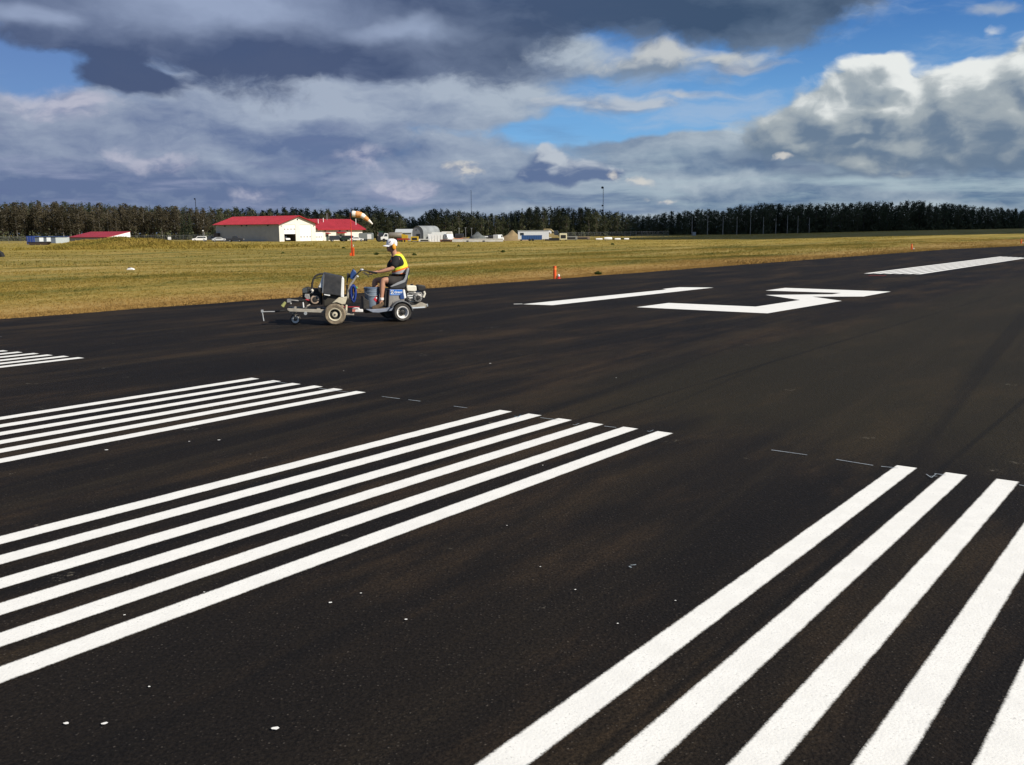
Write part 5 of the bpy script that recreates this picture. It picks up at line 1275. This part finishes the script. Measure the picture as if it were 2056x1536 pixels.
def rear_unit():
    B = lambda m, name, mt, **k: rear(m.build(name, mt, MACH, **k))
    c = L2(807.8, 627, .33); r = c.z
    for n0, s in ((.29, 1), (-.29, -1)):
        o = wheel(rear, (c.x, r), n0, r, .15, r*.66, TYRE, RIMW, s, 'rear_wheel', 0, .60, DUST, BLK)
    B(MB().lathe([(.025, -.3), (.025, .3)], (c.x, 0, r), 'Y', 10), 'axle', BLK)
    # platform, draw bar
    m = pr2([(737, 622), (776, 619.5), (784, 616.5), (800, 616.5), (800, 621), (786, 624), (760, 628), (748, 627.5)], -.28, .28); B(m, 'foot_deck', mat('deck_blue_grey', (.20, .225, .28), .6, var=.12, scale=10, dirt=(.12, .11, .11)), bevel=.008)
    m = pr2([(718, 622), (745, 622.5), (745, 627), (718, 626.5)], -.04, .04, .04); B(m, 'draw_bar', BLK)
    m = pr2([(728.8, 595), (733.5, 599.5), (741, 604), (742, 620), (730, 620)], -.12, .10); B(m, 'pail_bracket', BLK, bevel=.006)
    m = pr2([(766, 618), (800, 618), (800, 632), (778, 640), (770, 632)], -.2, .16); B(m, 'hydraulic_drive', BLK, bevel=.02)
    # body box under the seat
    bx = pr2([(782, 580.5), (809, 580.5), (812, 618), (780, 618)], -.21, .21); B(bx, 'engine_housing', mat('housing_grey', (.24, .225, .205), .6, var=.15, scale=9, dirt=(.12, .10, .08), dirt_amt=.5), bevel=.01)
    lb = pr2([(783, 581.3), (808.3, 581.3), (808, 592.8), (783, 592.8)], .211, .216); lb = B(lb, 'label_panel', LBLUE)
    m = pr2([(784.6, 583), (790.2, 583), (790.2, 590), (784.6, 590)], .2165, .219); e = m.build('emblem', WH, lb)
    k = L2(787.5, 586.4, .22); m = MB()
    ring = [(k.x + .019*math.cos(a), .2205, k.z + .021*math.sin(a)) for a in np.linspace(-.6, 4.9, 16)]; m.tube(ring, .006, 6); m.build('emblem_letter', MBLUE, e)
    cu = bpy.data.curves.new('lettering', 'FONT'); cu.body = 'Graco'; cu.size = .058; cu.shear = .25; cu.extrude = .001; cu.offset = .0015; cu.align_x = 'CENTER'; cu.materials.append(WH)
    tx = bpy.data.objects.new('lettering', cu); COL.objects.link(tx)
    tm = bpy.data.meshes.new_from_object(tx.evaluated_get(bpy.context.evaluated_depsgraph_get())); bpy.data.objects.remove(tx)
    tx = bpy.data.objects.new('lettering', tm); COL.objects.link(tx); tx.parent = lb; k = L2(799.3, 588.6, .22)
    tx.location = (k.x, .2195, k.z); tx.rotation_euler = (math.pi/2, 0, math.pi)
    m = pr2([(785, 591.2), (806, 591.2), (806, 592), (785, 592)], .2165, .218); m.build('label_line', mat('pale_line', (.35, .45, .60), .5), lb)
    m = pr2([(773.5, 583), (782, 583), (781, 615), (771.5, 615)], -.2, .15); B(m, 'front_cover', BLK, bevel=.01)
    m = pr2([(809.5, 581.5), (813, 581.5), (816, 598), (812, 600), (809.5, 592)], .12, .2); B(m, 'fuel_bottle', WH, bevel=.01)
    m = pr2([(803, 592), (810, 586), (812, 600), (804, 601)], .2165, .235); B(m, 'guard_flap', MBLUE, bevel=.006)
    # fender
    ar = []; k = L2(807.8, 627, .4)
    Ro = r*1.24; Ri = r*1.12
    outer = [(k.x + Ro*math.cos(a), r + Ro*math.sin(a)) for a in np.linspace(R(10), R(168), 18)]; inner = [(k.x + Ri*math.cos(a), r + Ri*math.sin(a)) for a in np.linspace(R(168), R(10), 18)]
    outer = [(k.x - .07*0 + Ro*math.cos(a), r + Ro*math.sin(a)) for a in np.linspace(R(28), R(172), 18)][::1]; inner = [(k.x + Ri*math.cos(a), r + Ri*math.sin(a)) for a in np.linspace(R(172), R(28), 18)]
    for s in (1, -1):
        m = MB(); m.prism([(2*k.x - x, z) if False else (x, z) for x, z in outer + inner], s*.20, s*.385); B(m, 'mudguard', mat('mudguard_grey', (.13, .135, .14), .55, var=.12, scale=9), bevel=.008)
    m = pr2([(789, 606), (800, 600), (812, 600), (812, 616), (786, 617)], .2, .222); B(m, 'guard_plate', mat('housing_grey', (.3, .29, .275)))
    # seat
    m = pr2([(782, 575.2), (796, 568.5), (809.5, 563.5), (813.5, 558), (817.2, 541.5), (819.6, 538.4), (822, 538.8), (822.2, 545), (816.5, 570), (812, 578.4), (795, 579.5), (784, 578.4)], -.225, .225, .2)
    s = B(m, 'seat', SEATB, bevel=.02)
    m = pr2([(782.5, 575.4), (796.5, 567.6), (808.5, 562.6), (812, 557), (815.6, 541.6), (817.6, 538.2), (820.2, 537.9), (821.0, 540.6), (816.5, 559.6), (812.8, 566.6), (797, 572.8), (786, 576)], -.205, .231, .2)
    m.build('cushion', SEATG, s, bevel=.022)
    m = pr2([(787, 578.5), (811, 578.5), (811, 581), (787, 581)], -.18, .18); m.build('seat_mount', BLK, s)
    # rear engine
    m = pr2([(815.5, 576), (818, 573.4), (834.5, 573.4), (837, 576), (837, 584), (833, 585.6), (818, 584.6)], -.12, .12); B(m, 'fuel_tank', CREAMT, bevel=.02)
    k = L2(827, 572.5, 0); B(MB().lathe([(.028, 0), (.028, .022), (0, .025)], (k.x, 0, k.z), 'Z', 14), 'filler_cap', BLK)
    m = pr2([(837.5, 573.6), (841, 572), (853, 573), (855.5, 577), (854.5, 583), (840, 583.6)], -.05, .14); B(m, 'air_cleaner', BLK, bevel=.015)
    m = pr2([(814, 577), (816.5, 579), (818, 586), (815, 588)], -.1, .1); B(m, 'exhaust', BLK)
    m = pr2([(820, 585.5), (835, 586), (845, 584.5), (849, 592), (846, 602), (838, 607.5), (822, 608), (816, 600), (817, 590)], -.13, .09); B(m, 'engine_block', ALU, bevel=.015)
    k = L2(838.5, 597.5, .1); o = B(MB().lathe([(0, 0), (.08, 0), (.086, .025), (.078, .055), (.045, .065), (.04, .05), (0, .05)], (k.x, .09, k.z), 'Y', 26), 'recoil_starter', ALU, smooth=True)
    m = MB().lathe([(.04, .051), (.036, .075), (0, .078)], (k.x, .09, k.z), 'Y', 16); m.build('starter_hub', BLK, o)
    m = MB()
    for i in range(10):
        a = 6.283*i/10; m.box((k.x + .058*math.cos(a), .152, k.z + .058*math.sin(a)), (.007, .006, .03), Matrix.Rotation(-a + math.pi/2, 3, 'Y'))
    m.build('starter_slots', BLK, o)
    m = MB()
    for py in (590, 594.2, 599): m.tube(P2([(818, py), (829, py - 1)], .10), .012, 6)
    B(m, 'cooling_fins', STEEL)
    m = MB(); m.tube(P2([(851, 585), (853, 590), (850, 597)], .08), .022, 8); B(m, 'muffler_pipe', CREAMT)
    m = MB(); m.tube(P2([(816, 596), (828, 603), (842, 604)], .12), .008, 6); m.tube(P2([(820, 588), (832, 590), (846, 589)], .12), .007, 6); B(m, 'cable', BLK)
    m = pr2([(820, 607), (846, 607), (846, 612), (822, 614)], -.12, .10); B(m, 'engine_mount', BLK, bevel=.008)
    m = pr2([(820, 614), (834, 613), (846, 606.5), (857, 611), (856, 618), (824, 620)], -.20, .16); B(m, 'rear_deck', DUST, bevel=.008)
    m = pr2([(827, 617), (853, 615.4), (853, 618), (828, 619.4)], .161, .165); B(m, 'reflector_strip', mat('pale_strip', (.50, .54, .58), .4))
    m = MB(); m.tube(P2([(853, 613), (858, 611), (858, 615)], .05), .016, 8); B(m, 'hitch_hook', STEEL)
rear_unit()
def local_thing(name, label, cat):                    # a thing that stands in the rear unit's frame
    return thing(name, label, cat, F2.o, F2.rz)
PAIL = local_thing('paint_pail', 'grey-blue lidded pail with a red diamond label in front of the rider', 'pail')
a = L2(747, 616, -.02); b = L2(748, 576.2, -.02); hh = b.z - a.z; xx = (a.x+b.x)/2
MB().lathe([(.0, 0), (.125, 0), (.132, .02), (.147, hh-.05), (.147, hh-.03)], (xx, -.02, a.z), n=32).build('body', BUCK, PAIL, smooth=True)
m = MB()
m.lathe([(.150, hh-.03), (.157, hh-.025), (.157, hh-.004), (.15, hh), (.13, hh), (.125, hh-.008), (0, hh-.008)], (xx, -.02, a.z), n=32); m.build('lid', mat('lid_blue_grey', (.14, .19, .27), .45), PAIL, smooth=True)
m = MB()
for dz in (.055, .085): m.lathe([(.147, hh-dz-.006), (.1525, hh-dz), (.147, hh-dz+.006)], (xx, -.02, a.z), n=32)
m.build('rib', BUCK, PAIL, smooth=True)
m = MB(); m.tube([(xx + .155*math.cos(t), -.02 + .155*math.sin(t), a.z + hh - .06 - .10*math.sin(t)) for t in np.linspace(.15, math.pi-.15, 15)], .004, 6); m.build('wire_handle', STEEL, PAIL)
def curved(pts, rad, name, m, zc, ac):
    """flat label wrapped on the pail: pts are (along the wall, height) offsets"""
    vs = [(xx + rad*math.sin(ac + p/rad), -.02 + rad*math.cos(ac + p/rad), zc + q) for p, q in pts]
    return MB().add(vs, [tuple(range(len(vs)))]).build(name, m, PAIL, fix=False)
hz = L2(754.5, 600.5, .1).z
def diamond(s): return [(s*(1-abs(t))*1 if False else 0, 0) for t in ()] or [(s, 0), (s*.5, s*.5), (0, s), (-s*.5, s*.5), (-s, 0), (-s*.5, -s*.5), (0, -s), (s*.5, -s*.5)]
curved(diamond(.068), .1435, 'hazard_label', REDD, hz, -.42)
curved([(p*.33, q*.33 + .022) for p, q in diamond(.068)], .1450, 'hazard_symbol', WH, hz, -.42)

# ------------------------------------------------------------------ the rider
def skinned(name, chains, m, parent, sub=2, root=0):
    """chains: lists of (point, radius or (rx, ry)); equal points are welded so that limbs grow out of the body"""
    pts, rad, ed, idx = [], [], [], {}
    for ch in chains:
        last = None
        for p, r in ch:
            key = tuple(round(c, 4) for c in p)
            if key not in idx: idx[key] = len(pts); pts.append(tuple(p)); rad.append(r if isinstance(r, tuple) else (r, r))
            i = idx[key]
            if last is not None and last != i: ed.append((last, i))
            last = i
    me = bpy.data.meshes.new(name); me.from_pydata(pts, ed, []); o = bpy.data.objects.new(name, me); COL.objects.link(o)
    s = o.modifiers.new('skin', 'SKIN'); s.use_smooth_shade = True; s.branch_smoothing = 0.3
    sv = me.skin_vertices[0].data
    for i, r in enumerate(rad): sv[i].radius = r; sv[i].use_root = (i == root)
    sb = o.modifiers.new('sub', 'SUBSURF'); sb.levels = sub; sb.render_levels = sub
    dg = bpy.context.evaluated_depsgraph_get(); nm = bpy.data.meshes.new_from_object(o.evaluated_get(dg)); nm.name = name
    nm.materials.clear(); nm.materials.append(m); nm.polygons.foreach_set('use_smooth', [True]*len(nm.polygons))
    bpy.data.objects.remove(o); bpy.data.meshes.remove(me)
    o = bpy.data.objects.new(name, nm); COL.objects.link(o); o.parent = parent
    return o
SKIN = mat('skin', (.43, .22, .14), .55, var=.08, scale=14, spec=.35)
SHIRT = mat('black_shirt', (.014, .014, .015), .9, var=.25, scale=14, bump=.3)
SHORTS = mat('dark_shorts', (.034, .029, .026), .9, var=.2, scale=14, bump=.3)
SHOE = mat('brown_boot', (.10, .066, .038), .85, var=.25, scale=20, bump=.3)
SOLE = mat('boot_sole', (.09, .07, .05), .9)
SOCK = mat('white_sock', (.65, .63, .60), .9)
CAPM = mat('white_cap', (.74, .73, .75), .8, var=.04, scale=18)
MUFF = mat('ear_muff_orange', (.78, .33, .03), .45, var=.05)
def vest_mat():
    m = bpy.data.materials.new('hi_vis_vest'); m.use_nodes = True; nt = m.node_tree; n = N(nt); b = nt.nodes['Principled BSDF']
    tc = nt.nodes.new('ShaderNodeTexCoord'); x, y, z = n.sep(tc.outputs['Object'])
    a, c = L2(797, 549, .15), L2(812, 544, .15)
    h = n.sub(z, n.add(n.mul(x, (c.z-a.z)/(c.x-a.x)), a.z - a.x*(c.z-a.z)/(c.x-a.x)))      # height over the waist band
    h = n.add(h, n.mul(n.sub(n.noise(tc.outputs['Object'], 9, 3), .5), .012))
    ab = n.m('ABSOLUTE', h)
    col = n.mix(n.ss(ab, .060, .057), (.62, .70, .03), (.80, .17, .02)); col = n.mix(n.ss(ab, .028, .025), col, (.34, .33, .34))
    # front strip running up to the collar
    s = L2(786, 527, .15); dx = n.sub(x, n.mul(n.sub(z, s.z), -.28)); st = n.m('ABSOLUTE', n.sub(dx, s.x))
    up = n.ss(h, .055, .06)
    col = n.mix(n.mul(up, n.ss(st, .030, .026)), col, (.80, .20, .03)); col = n.mix(n.mul(up, n.ss(st, .013, .011)), col, (.42, .41, .42))
    zz = L2(793, 509.5, .1).z; col = n.mix(n.ss(z, zz - .02, zz), col, (.80, .30, .06))
    nt.links.new(col, b.inputs['Base Color']); b.inputs['Roughness'].default_value = .75
    nt.links.new(n.bump(n.noise(tc.outputs['Object'], 16, 4), .5, .02), b.inputs['Normal'])
    return m
def rider():
    t = local_thing('person', 'man in hi-vis vest, shorts, white cap and orange ear muffs riding the machine', 'person')
    J = lambda px, py, n=0.0: tuple(L2(px, py, n))
    pel, sp1, sp2, chest, neck0 = J(801.5, 561), J(802.5, 550), J(801.5, 537), J(797.5, 524), J(793.5, 513)
    neck1, skull, crown_ = J(790, 506), J(786.5, 494), J(786.3, 487)
    ns, fs = J(797.5, 519.5, .175), J(794.5, 519.5, -.175)
    ne, fe = J(787.5, 539.5, .235), J(778, 541.5, -.235)
    nw, fw = J(761.5, 546, .205), J(755, 546.5, -.20)
    nh, fh = J(752.5, 546.5, .19), J(747, 546.5, -.19)
    nhip, fhip = J(800.5, 565, .10), J(799.5, 565, -.10)
    nk, fk = J(768, 562.5, .15), J(752.5, 562.5, -.14)
    na, fa = J(766, 603, .16), J(753.5, 609, -.15)
    mid = lambda a, b, f: tuple(Vector(a).lerp(Vector(b), f))
    body = [[(pel, (.135, .15)), (sp1, (.12, .14)), (sp2, (.125, .15)), (chest, (.115, .145)), (neck0, (.062, .070)), (neck1, .054), (skull, (.078, .086)), (crown_, (.072, .074))],
            [(chest, (.115, .145)), (ns, .050), (mid(ns, ne, .5), .052), (ne, .042), (mid(ne, nw, .35), .043), (nw, .027), (nh, (.018, .032))],
            [(chest, (.115, .145)), (fs, .050), (mid(fs, fe, .5), .052), (fe, .042), (mid(fe, fw, .35), .043), (fw, .027), (fh, (.018, .032))],
            [(pel, (.135, .15)), (nhip, .095), (mid(nhip, nk, .5), .082), (nk, .060), (mid(nk, na, .28), .062), (mid(nk, na, .7), .042), (na, .036), (J(763, 614, .16), .04)],
            [(pel, (.135, .15)), (fhip, .095), (mid(fhip, fk, .5), .082), (fk, .060), (mid(fk, fa, .28), .062), (mid(fk, fa, .7), .042), (fa, .036), (J(751, 618, -.15), .04)]]
    # fingers curled over the grips, thumbs below
    for h, sgn in ((nh, 1), (fh, -1)):
        g = L1(748.5 if sgn > 0 else 748.5, 546.6, .19*sgn)
        H = Vector(h)
        for i in range(4):
            d = .018*(i-1.5); b0 = H + Vector((.012, d*.9, .012)); l = (.9, 1.0, .95, .78)[i]
            body.append([(h, (.018, .032)), (tuple(b0), .009), (tuple(b0 + Vector((.034*l, d*.1, .006))), .0085), (tuple(b0 + Vector((.046*l, d*.1, -.022))), .008), (tuple(b0 + Vector((.026*l, d*.1, -.040))), .007)])
        b0 = H + Vector((-.012, -.030*sgn, -.004)); body.append([(h, (.018, .032)), (tuple(b0), .011), (tuple(b0 + Vector((.026, -.010*sgn, -.016))), .010), (tuple(b0 + Vector((.046, .004*sgn, -.026))), .008)])
    bo = skinned('body', body, SKIN, t, 2)
    # face: brow, nose, jaw, lips, ears and eyes joined to the body mesh
    S = Vector(skull); fwd = Vector((1, 0, 0))
    m = MB(); m.ell(S + Vector((.030, 0, -.055)), (.055, .055, .055), 14, 10); m.ell(S + Vector((.066, 0, -.082)), (.024, .030, .022), 10, 8)      # jaw, chin
    m.prism([(S.x+.070, S.z+.005), (S.x+.104, S.z-.040), (S.x+.092, S.z-.050), (S.x+.066, S.z-.046)], -.013, .013)                                  # nose
    m.ell(S + Vector((.080, 0, -.062)), (.012, .024, .006), 10, 6); m.ell(S + Vector((.078, 0, -.071)), (.011, .021, .007), 10, 6)                    # lips
    for s in (-1, 1):
        m.ell(S + Vector((.066, s*.032, -.004)), (.016, .018, .010), 10, 6); m.ell(S + Vector((-.008, s*.080, -.015)), (.026, .010, .034), 10, 8)       # brow, ear
    fo = m.build('face', SKIN, None, smooth=True)
    bm = bmesh.new(); bm.from_mesh(bo.data)
    bmesh.ops.delete(bm, geom=[v for v in bm.verts if not v.link_faces], context='VERTS')
    bmesh.ops.holes_fill(bm, edges=[g for g in bm.edges if g.is_boundary], sides=0)
    bm.from_mesh(fo.data); bmesh.ops.recalc_face_normals(bm, faces=bm.faces); bm.to_mesh(bo.data); bm.free(); bpy.data.objects.remove(fo)
    rm = bo.modifiers.new('remesh', 'REMESH'); rm.mode = 'VOXEL'; rm.voxel_size = .006; rm.use_smooth_shade = True
    sm = bo.modifiers.new('smooth', 'SMOOTH'); sm.factor = .5; sm.iterations = 2
    nm = bpy.data.meshes.new_from_object(bo.evaluated_get(bpy.context.evaluated_depsgraph_get())); bo.modifiers.clear(); bo.data = nm
    nm.polygons.foreach_set('use_smooth', [True]*len(nm.polygons)); print('BODY verts', len(nm.vertices))
    m = MB()
    for s in (-1, 1): m.ell(S + Vector((.071, s*.031, -.018)), (.010, .013, .009), 10, 8)
    m.build('eye', mat('eye_white', (.5, .48, .45), .3), t, smooth=True)
    MB().prism([(S.x+.076, S.z-.006), (S.x+.086, S.z-.008), (S.x+.082, S.z-.028), (S.x+.072, S.z-.026)], -.062, .062).build('dark_glasses', GLASS, t, bevel=.006)
    m = MB().ell(S + Vector((-.022, 0, .005)), (.070, .0775, .062), 16, 10); m.build('hair', mat('grey_brown_hair', (.10, .08, .065), .9, var=.3, scale=30, bump=.5), t, smooth=True)
    # cap with peak
    m = MB(); C0 = S + Vector((-.002, 0, .040))
    prof = [(.0965, -.026), (.0985, 0), (.096, .036), (.083, .070), (.054, .092), (.014, .100), (0, .100)]
    m.lathe(prof, (0, 0, 0), n=24); tilt = Matrix.Rotation(R(-6), 3, 'Y')
    m.v = [tuple(tilt @ Vector((v[0]*1.06, v[1]*.92, v[2])) + C0) for v in m.v]
    cp = m.build('cap', CAPM, t, smooth=True)
    vs = []; fs_ = []; k = 12
    for j, rr in enumerate((.085, .125, .165)):
        for i in range(k+1):
            a = R(-68 + 136*i/k); x = .092*math.cos(a)*1.0 + (rr-.085)*max(0.15, math.cos(a))**.7*1.05; y = .083*math.sin(a)
            for dz in (0, -.006): vs.append((C0.x + x, y, C0.z - .012 - .25*(rr-.085) - .30*y*y/.083*.6 + dz))
    for j in range(2):
        for i in range(k):
            q = lambda jj, ii, d: (jj*(k+1)+ii)*2 + d
            fs_ += [(q(j, i, 0), q(j+1, i, 0), q(j+1, i+1, 0), q(j, i+1, 0)), (q(j, i, 1), q(j, i+1, 1), q(j+1, i+1, 1), q(j+1, i, 1))]
    for i in range(k): fs_.append((q(2, i, 0), q(2, i, 1), q(2, i+1, 1), q(2, i+1, 0)))
    MB().add(vs, fs_).build('peak', CAPM, cp, smooth=True)
    MB().prism([(C0.x+.070, C0.z+.030), (C0.x+.045, C0.z+.058), (C0.x+.015, C0.z+.050), (C0.x+.045, C0.z+.022)], .066, .078).build('cap_badge', mat('badge_dark', (.12, .10, .12), .7), cp)
    # ear muffs over the cap
    em = MB()
    em.tube([(S.x - .035, .102*math.cos(a), S.z - .008 + .142*math.sin(a)) for a in np.linspace(.1, math.pi-.1, 17)], .011, 8); eb = em.build('ear_muffs', mat('band_cream', (.62, .56, .44), .6), t, smooth=True)
    for s in (-1, 1):
        MB().ell(S + Vector((-.022, s*.102, -.014)), (.040, .026, .056), 16, 10).build('ear_cup', MUFF, eb, smooth=True)
        MB().ell(S + Vector((-.022, s*.086, -.014)), (.043, .012, .059), 16, 8).build('ear_cushion', BLK, eb, smooth=True)
    # clothes
    k = 1.0
    sh = [[(sp1, (.130, .150)), (sp2, (.134, .158)), (chest, (.136, .168)), (mid(chest, neck0, .8), (.085, .10))],
          [(chest, (.136, .168)), (ns, .094), (mid(ns, ne, .5), .084), (mid(ns, ne, .92), .068)], [(chest, (.136, .168)), (fs, .094), (mid(fs, fe, .5), .084), (mid(fs, fe, .92), .068)]]
    skinned('shirt', sh, SHIRT, t, 2)
    off = lambda p, dx, dz=0: (p[0] + dx, p[1], p[2] + dz)
    ve = [[(off(J(803.4, 565.5), -.012), (.158, .188)), (off(sp1, -.014), (.152, .178)), (off(sp2, -.014), (.154, .176)), (off(chest, -.016), (.150, .166)), (off(neck0, -.018, .002), (.092, .118)), (off(neck1, -.016, -.014), (.060, .070))]]
    skinned('vest', ve, vest_mat(), t, 2)
    for s, (sho, el) in ((1, (ns, ne)), (-1, (fs, fe))): pass
    so = [[(pel, (.150, .165)), (nhip, .110), (mid(nhip, nk, .45), .100), (mid(nhip, nk, .82), .086)], [(pel, (.150, .165)), (fhip, .110), (mid(fhip, fk, .45), .100), (mid(fhip, fk, .80), .086)]]
    skinned('shorts', so, SHORTS, t, 2)
    for s, an, toe, heel in ((1, na, J(745.5, 619.5, .17), J(768.5, 615, .16)), (-1, fa, J(736, 624.5, -.16), J(757, 621, -.15))):
        n0 = an[1]; A = Vector(an); T = Vector(toe); Hh = Vector(heel)
        bt = skinned('boot', [[(tuple(A + Vector((0, 0, -.008))), .045), (tuple((A*.35 + Hh*.65)), .050), (tuple(Hh.lerp(T, .35) + Vector((0, 0, .012))), (.046, .050)), (tuple(Hh.lerp(T, .7)), (.036, .050)), (tuple(T), (.026, .042))]], SHOE, t, 2)
        d = (T - Hh); z0 = -.042
        MB().prism([(Hh.x - .050, Hh.z + z0), (Hh.x - .050, Hh.z + z0 + .022), (T.x + .04, T.z - .012), (T.x + .045, T.z - .032), (T.x, T.z - .034)], n0 - .046, n0 + .050).build('sole', SOLE, bt, bevel=.008)
        MB().lathe([(.041, -.03), (.043, 0), (.043, .012), (.039, .016)], (A.x - .002, A.y, A.z + .035), n=18).build('sock', SOCK, t, smooth=True)
    return t
rider()
